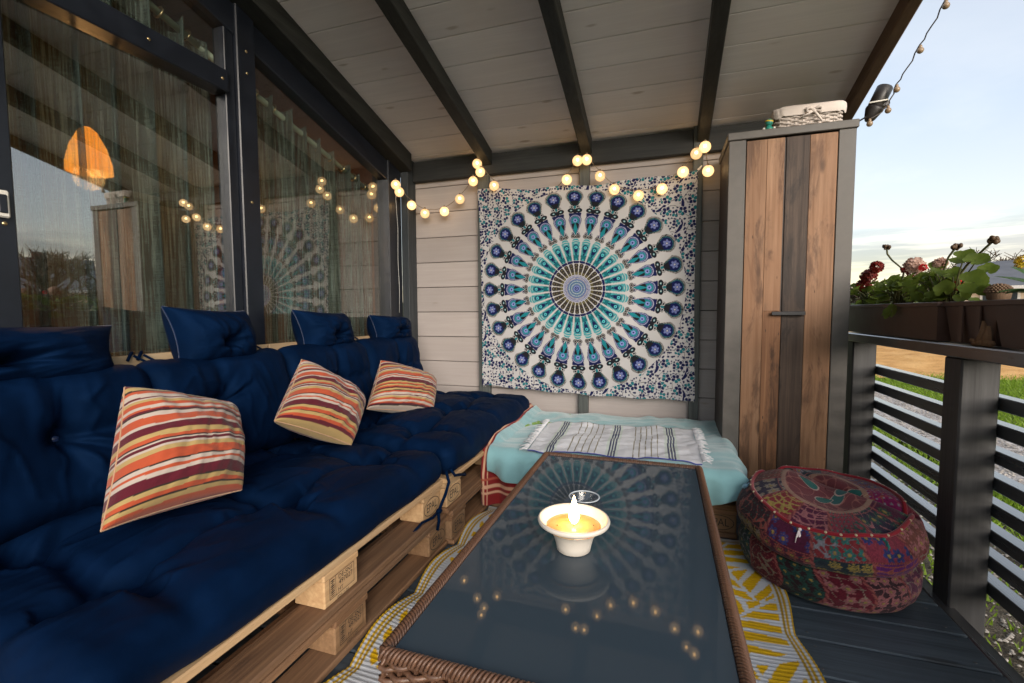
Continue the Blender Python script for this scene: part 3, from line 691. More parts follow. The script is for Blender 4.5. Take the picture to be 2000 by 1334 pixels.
def pillow(name, c4, T, label, cat, group, mat, col=None, seed=0, tuft=None, part='cover', n=70, pinch=.055, seam=True):
    c = [np.array(p) for p in c4]   # order: bottom-left, bottom-right, top-right, top-left seen from the front
    ctr = sum(c)/4; t = thing(name, (ctr[0], ctr[1], min(p[2] for p in c)), label, cat, group)
    a, b = np.meshgrid(np.linspace(-1, 1, n), np.linspace(-1, 1, n), indexing='ij')
    nrm = np.cross(c[1]-c[0]+c[2]-c[3], c[3]-c[0]+c[2]-c[1]); nrm /= np.linalg.norm(nrm)
    def surf(side):
        ae = a*(1-pinch*(1-b*b)); be = b*(1-pinch*(1-a*a)); s_, q_ = (ae+1)/2, (be+1)/2
        P = ((1-s_)*(1-q_))[..., None]*c[0]+(s_*(1-q_))[..., None]*c[1]+(s_*q_)[..., None]*c[2]+((1-s_)*q_)[..., None]*c[3]
        th = T*(np.clip((1-a**2)*(1-b**2), 0, 1)**.42)
        wr = (.010*wob(np.stack([a*1.6, b*1.6, a*0+side], -1), 2.6, seed)+.003*wob(np.stack([a, b, a*0+side], -1), 9, seed+1))*np.clip((1-a**2)*(1-b**2)*3, 0, 1)
        if tuft:
            d = np.hypot(a-tuft[0], b-tuft[1]); an = np.arctan2(b-tuft[1], a-tuft[0])
            th = th*(1-.70*np.exp(-(d/.16)**2)-.30*np.exp(-(d/.42)**2)); wr = wr+.004*np.sin(an*7+seed)*np.exp(-((d-.4)/.3)**2)
        return P+nrm*(side*(th/2)+wr*(side > 0))[..., None]
    Pf, Pb = surf(1), surf(-1)
    mf = gridmesh(part, Pf); mbk = gridmesh(part, Pb[::-1])
    V = np.concatenate([Pf.reshape(-1, 3), Pb[::-1].reshape(-1, 3)]); o_ = len(mf.vertices)
    F_ = [tuple(p.vertices) for p in mf.polygons]+[tuple(i+o_ for i in p.vertices) for p in mbk.polygons]
    me = bpy.data.meshes.new(part); me.from_pydata([tuple(p) for p in V], [], F_)
    if col is not None:
        cf = col(a, b).reshape(-1, 3); cb = col(a[::-1], b).reshape(-1, 3); setcol(me, np.concatenate([cf, cb]))
    else: pass
    o = link(part, me, mat, t, smooth=True)
    if seam:
        e = [Pf[i, 0] for i in range(n)]+[Pf[-1, j] for j in range(1, n)]+[Pf[i, -1] for i in range(n-2, -1, -1)]+[Pf[0, j] for j in range(n-2, -1, -1)]
        MB().tube(e[::2]+[e[0]], .0022, 5, False).build('seam', seam if not isinstance(seam, bool) else mat, t, smooth=True)
    if tuft:
        q = Pf[int((tuft[0]+1)/2*(n-1)), int((tuft[1]+1)/2*(n-1))]
        MB().lathe([(0, 0), (.007, 0), (.008, .002), (0, .004)], tuple(q+nrm*.001), 12, tuple(nrm), False).build('button', m_button, t, smooth=True)
    return t
# headrest cushions
m_bluest = fabric('blue_stitching', (.008,.02,.06), .8, 900)
for k, (ya, yb, za, zb, lab) in enumerate(((.70, .958, .755, .922, 'small navy headrest cushion at the left edge below the reflected sky'),
                                          (1.118, 1.445, .760, .968, 'small navy headrest cushion in front of the window mullion'),
                                          (1.700, 2.055, .760, .958, 'small navy headrest cushion in front of the window by the back wall'),
                                          (2.265, 2.635, .770, .930, 'small navy headrest cushion closest to the back wall corner'))):
    j = .012*math.sin(k*5+1)
    y0_ = ya if k else .42
    pillow('headrest_cushion', [(-1.565, y0_+.012, za), (-1.565, yb-.004, za-.01), (-1.612, yb-.004+j, zb-.008), (-1.600, y0_-.010+j, zb+.008)], .23, lab, 'cushion', 'navy headrest cushions', m_navy, seed=k*3+1, tuft=(0.05, -.30) if k else (-.02, -.2), n=70, seam=m_bluest, pinch=.12)
for y in (1.03, 1.06, 1.50, 2.12, 2.16):
    b = MB().tube([(-1.625, y-.02, .80), (-1.637, y, .824), (-1.66, y+.015, .824), (-1.676, y+.02, .80)], .005, 5); b.tube([(-1.628, y, .815), (-1.612, y+.03, .79), (-1.60, y+.05, .77)], .004, 5)
    b.build('tie_strap', m_navy, backs[0 if y < 1.2 else (1 if y < 1.7 else 2)][0], smooth=True)
# striped pillows
Mn, Or, Ye, Wh, Dk = (.085,.007,.016), (.37,.065,.026), (.36,.25,.10), (.42,.35,.30), (.025,.016,.014)
SEQ = [(Mn,.030),(Ye,.040),(Dk,.015),(Or,.030),(Wh,.045),(Mn,.015),(Wh,.012),(Ye,.03),(Or,.035),(Wh,.03),(Or,.018),(Mn,.018),(Dk,.014),(Wh,.035),(Or,.07),(Wh,.022),(Mn,.065),(Ye,.042),(Or,.03),(Dk,.012),(Wh,.014),(Mn,.026),(Wh,.018),(Ye,.04),(Or,.075),(Dk,.012),(Wh,.03),(Or,.022),(Wh,.032),(Mn,.075),(Dk,.010),(Ye,.032),(Or,.03),(Dk,.010),(Ye,.03),(Or,.03)]
_e = np.cumsum([w for _, w in SEQ]); _e /= _e[-1]; _c = np.array([c for c, _ in SEQ])
def stripes(off=0., flip=False):
    def f(a, b):
        s = (1-b)/2 if not flip else (1+b)/2
        s = np.mod(s+off+.004*np.sin(a*3), 1.); return _c[np.clip(np.searchsorted(_e, s), 0, len(_c)-1)]
    return f
def ray_d(px, py): return fwd+r2*((px-1000)/F_PX)-u2*((py-667)/F_PX)
def onx(px, py, x): d = ray_d(px, py); return tuple(Vector((0, 0, CAM_H))+d*(x/d.x))
def ony(px, py, y): d = ray_d(px, py); return tuple(Vector((0, 0, CAM_H))+d*(y/d.y))
def onz(px, py, z): d = ray_d(px, py); return tuple(Vector((0, 0, CAM_H))+d*((z-CAM_H)/d.z))
m_pseam = fabric('cream_pillow_seam', (.42,.25,.15), .9, 900)
GP = 'striped throw pillows on the sofa'
pillow('striped_pillow', [onx(197, 1038, -1.13), onx(472, 957, -1.12), onx(459, 797, -1.30), onx(243, 756, -1.32)], .225, 'large orange and maroon striped pillow nearest the camera', 'pillow', GP, m_print, stripes(), 2, n=170, seam=m_pseam)
pillow('striped_pillow', [onx(536, 822, -1.22), onx(686, 869, -1.16), onx(709, 784, -1.30), onx(589, 702, -1.36)], .21, 'striped pillow in the middle, tilted on its corner', 'pillow', GP, m_print, stripes(.05), 5, n=170, seam=m_pseam)
pillow('striped_pillow', [onx(716, 799, -1.28), onx(843, 809, -1.18), onx(851, 741, -1.30), onx(744, 704, -1.38)], .20, 'smallest looking striped pillow near the back wall corner', 'pillow', GP, m_print, stripes(.33), 9, n=170, seam=m_pseam)

# ================================================================== BENCH TEXTILES
def foldd(d, r):
    q = np.clip(d, 0, None); a = np.clip(q/r, 0, math.pi/2)
    return r*np.sin(a), r*(1-np.cos(a))+np.clip(q-r*math.pi/2, 0, None)
def drape(name, mat, label, cat, xa, xb, x1, y1, yf, zt, hem, r=.05, nu=200, nv=140, right=0., seed=0, wr=.006, col=None, left_up=None, group=None, thick=.004):
    s, q = np.meshgrid(np.linspace(0, 1, nu), np.linspace(0, 1, nv), indexing='ij')
    A = xa+(xb+right-xa)*s
    hm = hem(A); B = y1-(y1-yf+hm)*q
    dR = A-x1; dF = yf-B
    oR, dnR = foldd(dR, r); oF, dnF = foldd(dF, r)
    dn = np.maximum(dnR, dnF)+.25*np.minimum(dnR, dnF)
    X = np.where(dR > 0, x1+oR, A); Y = np.where(dF > 0, yf-oF, B); Z = zt-dn
    P = np.stack([X, Y, Z], -1)
    ff = np.stack([A, B, A*0], -1)
    w_ = wr*wob(ff, 9, seed, 3)+wr*.5*wob(ff, 25, seed+1, 2)
    hang = np.clip(dnF/.05, 0, 1)
    P[..., 2] += w_*(1-hang)*1.0
    P[..., 1] -= hang*(.016*np.sin(A*26+seed+4*wob(ff, 4, seed+2))+.010*np.sin(A*61+2*seed)+.012)*np.clip(dnF/.12, 0, 1)
    hr = np.clip(dnR/.05, 0, 1); P[..., 0] += hr*(.012*np.sin(B*24+seed)+.006)
    if left_up is not None: P[..., 2] += left_up(A, B)
    me = gridmesh('cloth', P)
    if col is not None: setcol(me, col(A, B, dF).reshape(-1, 3))
    t = thing(name, (float(X.mean()), float(Y.mean()), zt), label, cat, group)
    o = link('cloth', me, mat, t, smooth=True)
    sm = o.modifiers.new('thickness', 'SOLIDIFY'); sm.thickness = thick; sm.offset = 1
    return t, P
ZT = .310
def redcol(A, B, dF):
    red, crm, grn = np.array([.20,.014,.016]), np.array([.55,.33,.22]), np.array([.22,.42,.03])
    c = np.broadcast_to(red, A.shape+(3,)).copy()
    e = A+.812; h = dF
    c[(e > .012) & (e < .02)] = crm; c[(e > .03) & (e < .036)] = crm
    m = (B > 2.20) & (e > .04); c[m] = grn
    pat = np.sin(A*120)*np.sin(B*90) > .8; c[m & pat] = (.5, .55, .35)
    hemd = .285-h
    c[(hemd < .095) & (hemd > .078)] = crm; c[(hemd < .06) & (hemd > .054)] = crm
    c[(hemd < .125) & (hemd > .118)] = (.35, .08, .05)
    return c
drape('patterned_blanket', m_print, 'dark red and green blanket showing beneath the aqua blanket beside the sofa', 'blanket', -.812, -.42, 9, 2.84, 2.045, ZT-.004, lambda A: .285+0*A, .03, 120, 200, seed=3, col=redcol, wr=.004, thick=.005,
      left_up=lambda A, B: .055*np.clip((-.755-A)/.05, 0, 1)*np.clip((B-2.05)/.08, 0, 1))
drape('aqua_blanket', m_aqua, 'aqua fleece blanket spread over the low bench below the tapestry', 'blanket', -.775, .285, .285, 2.845, 2.03, ZT+.004,
      lambda A: .200+.055*np.sin(A*5.2+2.4)+.02*np.sin(A*17), .05, 260, 170, right=.15, seed=6, wr=.0125, thick=.006,
      left_up=lambda A, B: .030*np.clip((-.735-A)/.04, 0, 1)*np.clip((B-2.05)/.08, 0, 1))
# a second, crumpled roll of the aqua blanket at its left front corner
# towel with fringes
tw = thing('striped_towel', (-.2, 2.35, .32), 'white fringed towel with navy and olive stripes lying on the aqua blanket', 'towel')
c4 = [np.array(p[:2]) for p in (onz(1030, 878, .322), onz(1372, 903, .322), onz(1352, 838, .322), onz(1074, 821, .322))]
s, q = np.meshgrid(np.linspace(0, 1, 300), np.linspace(0, 1, 60), indexing='ij')
XY = ((1-s)*(1-q))[..., None]*c4[0]+(s*(1-q))[..., None]*c4[1]+(s*q)[..., None]*c4[2]+((1-s)*q)[..., None]*c4[3]
XY[..., 1] += .004*np.sin(s*25)*(1-q); ff = np.concatenate([XY, XY[..., :1]*0], -1)
Zt = ZT+.0095+.0125*wob(ff, 9, 6, 3)+.0125*.5*wob(ff, 25, 7, 2)+.0025*wob(ff, 60, 2, 2)
me = gridmesh('cloth', np.concatenate([XY, Zt[..., None]], -1))
sw = s+.003*np.sin(q*7)+.001*np.sin(q*19)
cl_ = np.broadcast_to(np.array([.64,.65,.69]), s.shape+(3,)).copy()
nv_, ol_, pg_ = np.array([.014,.02,.085]), np.array([.17,.145,.075]), np.array([.50,.56,.52])
for c0 in (.135, .50, .845):
    cl_[np.abs(sw-c0) < .038] = pg_*1.12
    for dd in (-.0165, 0, .0165): cl_[np.abs(sw-c0-dd) < .0052] = nv_
for c0 in (.245, .285, .325, .365, .405, .625, .66, .695, .73, .765): cl_[np.abs(sw-c0) < .0028] = ol_
cl_[q < .006] = nv_*3
setcol(me, cl_.reshape(-1, 3)); o = link('cloth', me, m_print, tw, smooth=True)
sm = o.modifiers.new('thickness', 'SOLIDIFY'); sm.thickness = .004; sm.offset = 1
rs = random.Random(4)
m_fringe = fabric('towel_fringe', (.62,.62,.65), .9, 900)
for side in (0, 1):
    fr = MB()
    for k in range(46):
        t_ = k/45; b0 = (c4[0]*(1-t_)+c4[3]*t_) if side == 0 else (c4[1]*(1-t_)+c4[2]*t_)
        dx = (-1 if side == 0 else 1)*rs.uniform(.028, .05); j = rs.uniform(-.022, .022)
        zq = ZT+.014
        fr.tube([(b0[0], b0[1], zq), (b0[0]+dx*.5, b0[1]+j*.4, zq+.004), (b0[0]+dx, b0[1]+j, zq-.002)], [.0024, .0022, .0016], 5)
    fr.build('fringe', m_fringe, tw, smooth=True)

# ================================================================== TAPESTRY
def tap_rgb(U, V):
    white = np.array([.53,.52,.525]); navy = np.array([.008,.012,.072]); blk = np.array([.013,.013,.018]); teal = np.array([.010,.17,.205]); lav = np.array([.125,.15,.33]); brn = np.array([.075,.062,.055]); olv = np.array([.19,.165,.07]); aqua = np.array([.055,.31,.34]); ryl = np.array([.006,.011,.080])
    C = np.broadcast_to(white, U.shape+(3,)).copy()
    def put(m, c): C[m] = c
    # ---- floral ground outside the wheel
    rr = np.hypot(U, V); fl = rr > .482
    wv = V+.012*np.sin(U*55)+.008*np.sin(U*23+1)
    put(fl & (np.abs(np.mod(wv*1.0+U*.35, .058)-.029) < .0011), blk)
    wv2 = U+.012*np.sin(V*47+2); put(fl & (np.abs(np.mod(wv2-V*.4, .071)-.035) < .0010), blk)
    def cells(sz, seed):
        i, j = np.floor(U/sz), np.floor(V/sz); a, b, c, d = (hash2(i, j, seed+k) for k in range(4))
        return (U/sz-i-.5-(a-.5)*.45)*sz, (V/sz-j-.5-(b-.5)*.45)*sz, c, d
    for sz, sd, rad in ((.0165, 2, .0036), (.021, 9, .0046)):
        x, y, c, d = cells(sz, sd); put(fl & (np.hypot(x, y) < rad) & (c < .72), navy)
    x, y, c, d = cells(.105, 5); an = c*6.28*.15+.6; xr = x*np.cos(an)+y*np.sin(an); yr = -x*np.sin(an)+y*np.cos(an); yr = yr-9*xr**2
    put(fl & ((xr/.036)**2+(yr/.0085)**2 < 1.25), white); put(fl & ((xr/.034)**2+(yr/.0068)**2 < 1), navy)
    for sz, sd, rad in ((.052, 11, .0180), (.060, 21, .0205)):
        x, y, c, d = cells(sz, sd); r_ = np.hypot(x, y); an = np.arctan2(y, x)+c*6.28
        pet = rad*(.62+.38*np.abs(np.cos(an*2.5)))
        on = fl & (d < .82); put(on & (r_ < pet*1.22), white); put(on & (r_ < pet), navy)
        put(on & (r_ < pet*.92) & (np.sin(an) > .35+.6*(c-.5)), teal); put(on & (r_ < rad*.2), white)
        put(on & (r_ < pet) & (np.abs(np.mod(an*2.5/math.pi, 1)-.5) < .05), white)
    # ---- the wheel, 28 spokes
    N = 28; th = np.arctan2(U, V)+.012; w = 2*math.pi/N; dth = th-np.round(th/w)*w
    p, qq = rr*np.cos(dth), rr*np.sin(dth)
    def drop(pc, Rr, tip, ex=.5):
        hw = Rr*np.clip((p-tip)/(pc-tip), 1e-3, 1)**ex
        e = np.where(p >= pc, np.hypot(p-pc, qq)/Rr, np.where(p > tip, np.abs(qq)/hw, 9)); return e, np.arctan2(qq, p-pc)
    def flower(pc, rad, c1, c2, n=8):
        d = np.hypot(p-pc, qq); a = np.arctan2(qq, p-pc); put((d < rad*(.55+.45*np.abs(np.cos(a*n/2)))), c1); put(d < rad*.32, c2)
    def ell(pc, qc, rp, rq, c, ring=None):
        e = ((p-pc)/rp)**2+((np.abs(qq)-qc)/rq)**2; put(e < 1, c)
        if ring is not None: put((e < ring[0]), ring[1])
        if ring is not None and len(ring) > 2: put(e < ring[2], ring[3])
    # outer hearts
    e, a = drop(.442, .0375, .386, .8)
    put(e < 1.12, brn*.5); put((e < 1.14) & (e > .92) & (np.mod(a*12, 1.) < .38) & (p > .415), white); put(e < .90, blk)
    put((e < .88) & (e > .76) & (np.mod(a*7, 1.) < .45), aqua*.8); put((e < .76) & (p > .424), ryl)
    flower(.446, .0180, lav*1.3, ryl, 6); ell(.446, .0, .004, .004, white)
    ell(.394, .0135, .0085, .0105, brn*.6, (.62, white, .26, blk)); ell(.392, 0, .008, .006, teal)
    ell(.3765, .0175, .0115, .0165, blk, (.13, teal*1.3, .05, white)); ell(.370, 0, .014, .008, blk)
    e, a = drop(.327, .0275, .262, .62)
    put((p > .322) & (p < .364) & (np.abs(qq) < .0300-(.364-p)*.20+.0016*np.sin(p*900)) & (e > 1), navy)
    put(e < 1.10, navy); put(e < 1.02, lav); put((e < 1.0) & (e > .86) & (np.mod(a*9, 1.) < .42), white); put((e < .84), navy); put((e < .80) & (e > .66), lav*1.2); put((e < .80) & (e > .68) & (np.mod(a*7, 1.) < .4), navy)
    put(e < .66, teal*1.2); put((e < .84) & (p < .314) & (np.abs(qq) > .26*(.322-p)) & (np.abs(qq) < .62*(.334-p)), blk)
    flower(.327, .0115, lav*1.8, navy, 8)
    ell(.263, .0105, .0080, .0085, navy, (.6, white, .25, navy)); ell(.262, 0, .005, .004, teal)
    ell(.250, .0115, .0100, .0110, brn*.8, (.5, white*.6, .26, brn*.8)); ell(.244, 0, .008, .005, brn*.7)
    # aqua petals
    e, a = drop(.199, .0118, .158, .6); lim = .5*w*rr
    half = np.minimum(.0195, lim*.84)*np.clip((.2435-p)/.022, 0, 1)**.5
    band = (p > .134) & (p < .2435) & (np.abs(qq) < half)
    put(band, aqua); put(band & (np.mod((p+qq**2*16)*88, 1) < .30) & (p > .216), white*.9); put(band & (p < .160), teal*.75); put(band & (p < .143) & (np.abs(qq) < .004), aqua)
    put(band & (np.abs(qq) > half*.82) & (p < .215) & (np.mod(p*150, 1) < .4), white)
    put(e < 1.08, navy); put((e < .96) & (e > .78) & (np.mod(a*7, 1.) < .45), aqua*.8); flower(.197, .0085, aqua*1.7, navy, 8); flower(.170, .004, teal, navy, 6)
    put((rr > .1215) & (rr < .133) & (np.abs(qq) < lim*(.95-8*np.abs(rr-.127))), navy)
    # brown ring
    put((rr < .121) & (rr > .064), white); b2 = (rr > .066) & (rr < .120+.0*p) & (np.abs(qq) < .40*w*rr*np.clip((.1215-rr)/.007, 0, 1)**.5)
    put(b2, brn*.55); put(b2 & (np.abs(rr-.112) < .0025) & (np.abs(qq) < .002), olv); put(b2 & (np.abs(rr-.098) < .005) & (np.abs(qq) < .003), blk); put(b2 & (np.abs(rr-.098) < .0015) & (np.abs(qq) < .0035), olv); put(b2 & (rr < .080), olv*.45); put(b2 & (np.abs(rr-.073) < .0025) & (np.abs(qq) < .0018), olv*1.2)
    # centre
    ce = rr < .063; put(ce, lav); pol = np.mod(th*28/6.283*2, 1.)
    put(ce & (np.abs(rr-.058) < .0028) & (pol < .5), white); put(ce & (np.abs(rr-.049) < .003), white*.9); put(ce & (np.abs(rr-.049) < .0018) & (pol > .5), navy); put(ce & (rr < .042) & (rr > .016) & (pol < .38), teal); put(ce & (np.abs(rr-.036) < .002) & (pol > .4), white); put(ce & (np.abs(rr-.024) < .002) & (pol > .4), white)
    put(rr < .0135, lav*1.7); put(rr < .010, ryl); put(rr < .006, lav*1.6); put(rr < .003, ryl)
    return C
tp_ = thing('tapestry', (-.45, 2.83, .42), 'square mandala tapestry in blue, teal and white hung on the back wall', 'tapestry')
n = 620
s, q = np.meshgrid(np.linspace(0, 1, n), np.linspace(0, 1, n), indexing='ij')     # s right, q up
YT = 2.838
c4 = [np.array(ony(*p, YT)) for p in ((943, 752), (1357, 783), (1363, 333), (933, 370))]
P = ((1-s)*(1-q))[..., None]*c4[0]+(s*(1-q))[..., None]*c4[1]+(s*q)[..., None]*c4[2]+((1-s)*q)[..., None]*c4[3]
P[..., 2] += -.030*np.sin(math.pi*s)**1.0*q**6*1.0 + .006*np.sin(s*19)*q**14 - .012*np.sin(math.pi*np.clip((s-.1)/.9, 0, 1))*(1-q)**6+.004*np.sin(s*31)*(1-q)**10
P[..., 0] += .012*np.sin(math.pi*q)*(1-s)**4-.010*np.sin(math.pi*q)*s**5
ff = np.stack([s, q, s*0], -1)
P[..., 1] += -.004-.006*np.abs(np.sin(math.pi*s*2))*np.sin(math.pi*q)+.008*wob(ff, 5, 3, 2)+.0038*wob(ff*np.array([1, .45, 1]), 22, 5, 2)
me = gridmesh('cloth', P); UVx = (s-.482)*1.0; UVy = (q-.497)*1.0
UVx = UVx-.012*np.sin(math.pi*q)*(1-s)**4
setcol(me, tap_rgb(UVx, UVy).reshape(-1, 3)); link('cloth', me, m_tap, tp_, smooth=True)
ft = MB(); rs = random.Random(9)
for k in range(60):
    i = rs.randrange(n); e = P[i, 0] if k % 2 else P[-1, rs.randrange(n)]
    ft.tube([tuple(e), (e[0]+rs.uniform(-.006, .006), e[1]-.002, e[2]-rs.uniform(.006, .016))], .0006, 3)
ft.tube([tuple(P[-1, -1]), tuple(P[-1, -1]+np.array([.012, -.004, .012])), tuple(P[-1, -1]+np.array([.02, -.002, .022]))], [.006, .005, .003], 6)
o = ft.build('frayed_threads', fabric('white_thread', (.6,.6,.6), .9, 900), tp_)

# ================================================================== RUG
rg = thing('rug', (-.2, 1.2, 0), 'yellow and white woven leaf pattern rug under the glass table', 'rug')
nx, ny = 330, 480
x0_, x1_, y0_, y1_ = -.785, .392, .25, 2.045
s, q = np.meshgrid(np.linspace(0, 1, nx), np.linspace(0, 1, ny), indexing='ij')
X = x0_+(x1_-x0_)*s; Y = y0_+(y1_-y0_)*q
eL, eR = np.clip(1-s/.10, 0, 1), np.clip(1-(1-s)/.12, 0, 1)
Xd = X-.022*eL**1*np.abs(np.sin(Y*9.2+.4))+.020*eR*np.abs(np.sin(Y*7.8+1.0))**1.3-.01*eR
Zr = .005+.020*eL**2*np.abs(np.sin(Y*9.2+.4))+.015*eR**2*np.abs(np.sin(Y*7.8+1.0))+.0012*np.sin(Y*420)
me = gridmesh('weave', np.stack([Xd, Y, Zr], -1))
yel, gry = np.array([.66,.40,.010]), np.array([.56,.59,.64])
C = np.broadcast_to(gry, s.shape+(3,)).copy()
def frond(cx, cyy, ang, L, Wd, pitch, seed, duty=.70):
    ux, uy = math.sin(ang), math.cos(ang); jx = .0016*np.sin(Y*650+X*40); a = (X-cx+jx)*ux+(Y-cyy)*uy; t_ = (X-cx+jx)*uy-(Y-cyy)*ux
    t_ = t_-.25*a*a
    wl = Wd*np.clip(1-np.abs(a/L-.5)*2, 0, 1)**.55
    ph = np.mod((a-np.abs(t_)*(.95-.8*np.abs(t_)))/pitch+hash2(np.sign(t_)+2, seed, 1)*.5, 1.)
    taper = duty*np.clip(1.25-np.abs(t_)/np.maximum(wl, 1e-3), 0, 1)**.5
    body = (a > 0) & (a < L) & (np.abs(t_) < wl)
    C[(a > -.02) & (a < L*1.02) & (np.abs(t_) < wl*1.18)] = gry
    C[body & (ph < taper) & (np.abs(t_) > .006)] = yel
for k, (cx, cyy, an, L, Wd, pt) in enumerate(((.02, .20, .55, .62, .22, .080), (.30, .62, -.32, .60, .21, .078), (.05, .78, .62, .55, .19, .076), (.33, 1.08, -.42, .55, .21, .074), (.06, 1.30, .60, .55, .19, .074), (.30, 1.62, -.40, .50, .20, .072),
        (-.62, .30, -.35, .6, .17, .06), (-.50, .78, .35, .55, .19, .076), (-.72, 1.0, .30, .55, .16, .058), (-.55, 1.42, -.35, .55, .19, .076), (-.70, 1.75, .4, .5, .16, .058), (.12, 1.78, .5, .5, .18, .072), (-.2, .4, .2, .6, .2, .06), (-.2, 1.1, -.2, .6, .2, .06), (-.2, 1.6, .2, .5, .2, .06))):
    frond(cx, cyy, an, L, Wd, pt, k)
for e in (s*(x1_-x0_), (1-s)*(x1_-x0_), q*(y1_-y0_), (1-q)*(y1_-y0_)):
    C[e < .036] = gry; C[e < .006] = yel*.85; C[(e > .013) & (e < .018)] = yel*.8; C[(e > .025) & (e < .029)] = yel*.6
setcol(me, C.reshape(-1, 3)); link('weave', me, m_rug, rg, smooth=True)

# ================================================================== TABLE
tb = thing('coffee_table', (-.15, 1.15, .01), 'low rattan coffee table with dark grey glass top', 'table')
tx0, tx1, ty0, ty1, tz = -.425, .128, .615, 1.715, .400
t = NT('dark_grey_table_glass'); nz = t.noise(t.coord(), 3, 3); fine = t.noise(t.coord(), 260, 2)
spk = t.rng(t.n('TexVoronoi', {'Vector': t.coord(), 'Scale': 28.}).outputs['Distance'], .012, .03, 1., 0.)
b = t.bsdf(Base_Color=t.mix(t.math('MULTIPLY', spk, .25), (.042,.061,.080), (.3,.35,.38)), Roughness=t.rng(t.noise(t.coord(), 1.7, 5, .65), .35, .7, .012, .05), Specular_IOR_Level=.27, IOR=1.45, Coat_Weight=0.)
m_tglass = t.done(b)
bar('glass_top', tx0+.012, tx1-.012, ty0+.012, ty1-.012, tz-.010, tz, m_tglass, tb, .002)
MB().box(tx0+.004, tx1-.004, ty0+.004, ty1-.004, tz-.045, tz-.0105).build('under_frame', m_wicker, tb)
def wrapped(pts, core, wr, step, twist=.6):
    b = MB(); P_ = [Vector(p) for p in pts]; b.tube(P_, core*.93, 8)
    for i in range(len(P_)-1):
        d = P_[i+1]-P_[i]; L = d.length; e = d/L; up = Vector((0, 0, 1)); sd = e.cross(up); k = 0.
        while k < L:
            c = P_[i]+e*(k+random.uniform(-.001, .001)); ring = []
            for m in range(9):
                an = R(-50+280*m/8); ring.append(c+(sd*math.cos(an)+up*math.sin(an))*core+e*(step*twist*(m/8-.5)*2))
            b.tube(ring, wr, 5, False); k += step
    return b
for (pa, pb) in (((tx0, ty0), (tx0, ty1)), ((tx1, ty1), (tx1, ty0)), ((tx0, ty1), (tx1, ty1)), ((tx1, ty0), (tx0, ty0))):
    wrapped([(pa[0], pa[1], tz-.004), (pb[0], pb[1], tz-.004)], .0095, .0031, .0076, 1.7 if pa[0] == pb[0] else 1.3).build('wicker_rim', m_wicker, tb, smooth=True)
def weave(path, z0, z1, rows, r, stakes, stake_r, amp, closed=True, flat=1.6):
    b = MB(); P_ = [Vector((p[0], p[1], 0)) for p in path]; 
    if closed: P_ = P_+[P_[0]]
    seg = [(P_[i+1]-P_[i]).length for i in range(len(P_)-1)]; tot = sum(seg)
    def at(d):
        d = d % tot if closed else min(max(d, 0), tot-1e-6)
        for i, L in enumerate(seg):
            if d <= L: e = (P_[i+1]-P_[i])/L; return P_[i]+e*d, Vector((e.y, -e.x, 0))
            d -= L
        return P_[-1], Vector((0, 1, 0))
    ns = stakes*4
    for k in range(rows):
        z = z0+(z1-z0)*(k+.5)/rows; pts = []
        for i in range(ns+1):
            p, nn = at(tot*i/ns); pts.append(p+nn*amp*math.cos(math.pi*i/4+math.pi*(k % 2))*1.3+Vector((0, 0, z+.0006*math.sin(i*1.7+k))))
        b.tube(pts, r, 5, False)
    sb = MB()
    for i in range(stakes):
        p, nn = at(tot*(i+.0)/stakes); sb.tube([p+Vector((0, 0, z0)), p+Vector((0, 0, z1))], stake_r, 5)
    return b, sb
pth = [(tx0, ty0), (tx0, ty1), (tx1, ty1), (tx1, ty0)]
wv_, st_ = weave(pth, .255, .388, 13, .0052, 110, .004, .005)
wv_.build('woven_apron', m_wicker, tb, smooth=True); st_.build('apron_stakes', m_wicker, tb)
for x in (tx0+.025, tx1-.025):
    for y in (ty0+.025, ty1-.025):
        wrapped([(x, y, .012), (x, y+.0001, .255)], .022, .005, .011).build('leg', m_wicker, tb, smooth=True) if False else MB().tube([(x, y, .012), (x, y, .255)], .024, 10).build('leg', m_wicker, tb, smooth=True)
# candle bowl
cb = (-.190, 1.030, tz)
bo = thing('candle_bowl', cb, 'flared cream clay candle bowl burning on the glass table', 'candle')
MB().lathe([(0, .0005), (.036, .0005), (.039, .003), (.041, .015), (.046, .034), (.058, .052), (.074, .062), (.0815, .066), (.083, .071), (.081, .0755), (.077, .0755), (.072, .069), (.064, .060), (.0605, .052), (0, .052)], cb, 64, None, False).build('bowl', m_ceram, bo, smooth=True)
t = NT('melted_candle_wax')
b = t.bsdf(Base_Color=(.60,.34,.12), Roughness=.16, Subsurface_Weight=.6, Subsurface_Radius=(.05,.02,.006), Subsurface_Scale=.5, Coat_Weight=.6, Coat_Roughness=.05)
m_wax = t.done(b)
MB().lathe([(0, .0545), (.012, .0543), (.034, .0540), (.038, .0555), (.058, .0565), (.0625, .0575), (.0635, .0535)], cb, 48, None, False).build('wax', m_wax, bo, smooth=True)
MB().tube([(cb[0], cb[1], tz+.053), (cb[0]+.001, cb[1], tz+.060), (cb[0]+.0025, cb[1], tz+.064)], .0016, 6).build('wick', m_wick, bo)
fm = MB().lathe([(0, 0), (.005, .002), (.0105, .010), (.0125, .019), (.0105, .032), (.006, .048), (.002, .062), (0, .068)], (cb[0]+.001, cb[1], tz+.0605), 16, None, False).build('flame', emit('candle_flame', (1, .70, .36), 14), bo, smooth=True)
for k, (dx, dy) in enumerate(((-.036, -.012), (.044, .012))): MB().ball((cb[0]+dx, cb[1]+dy, tz+.0572), .0014, 6, 5).build('soot_speck', m_wick, bo)
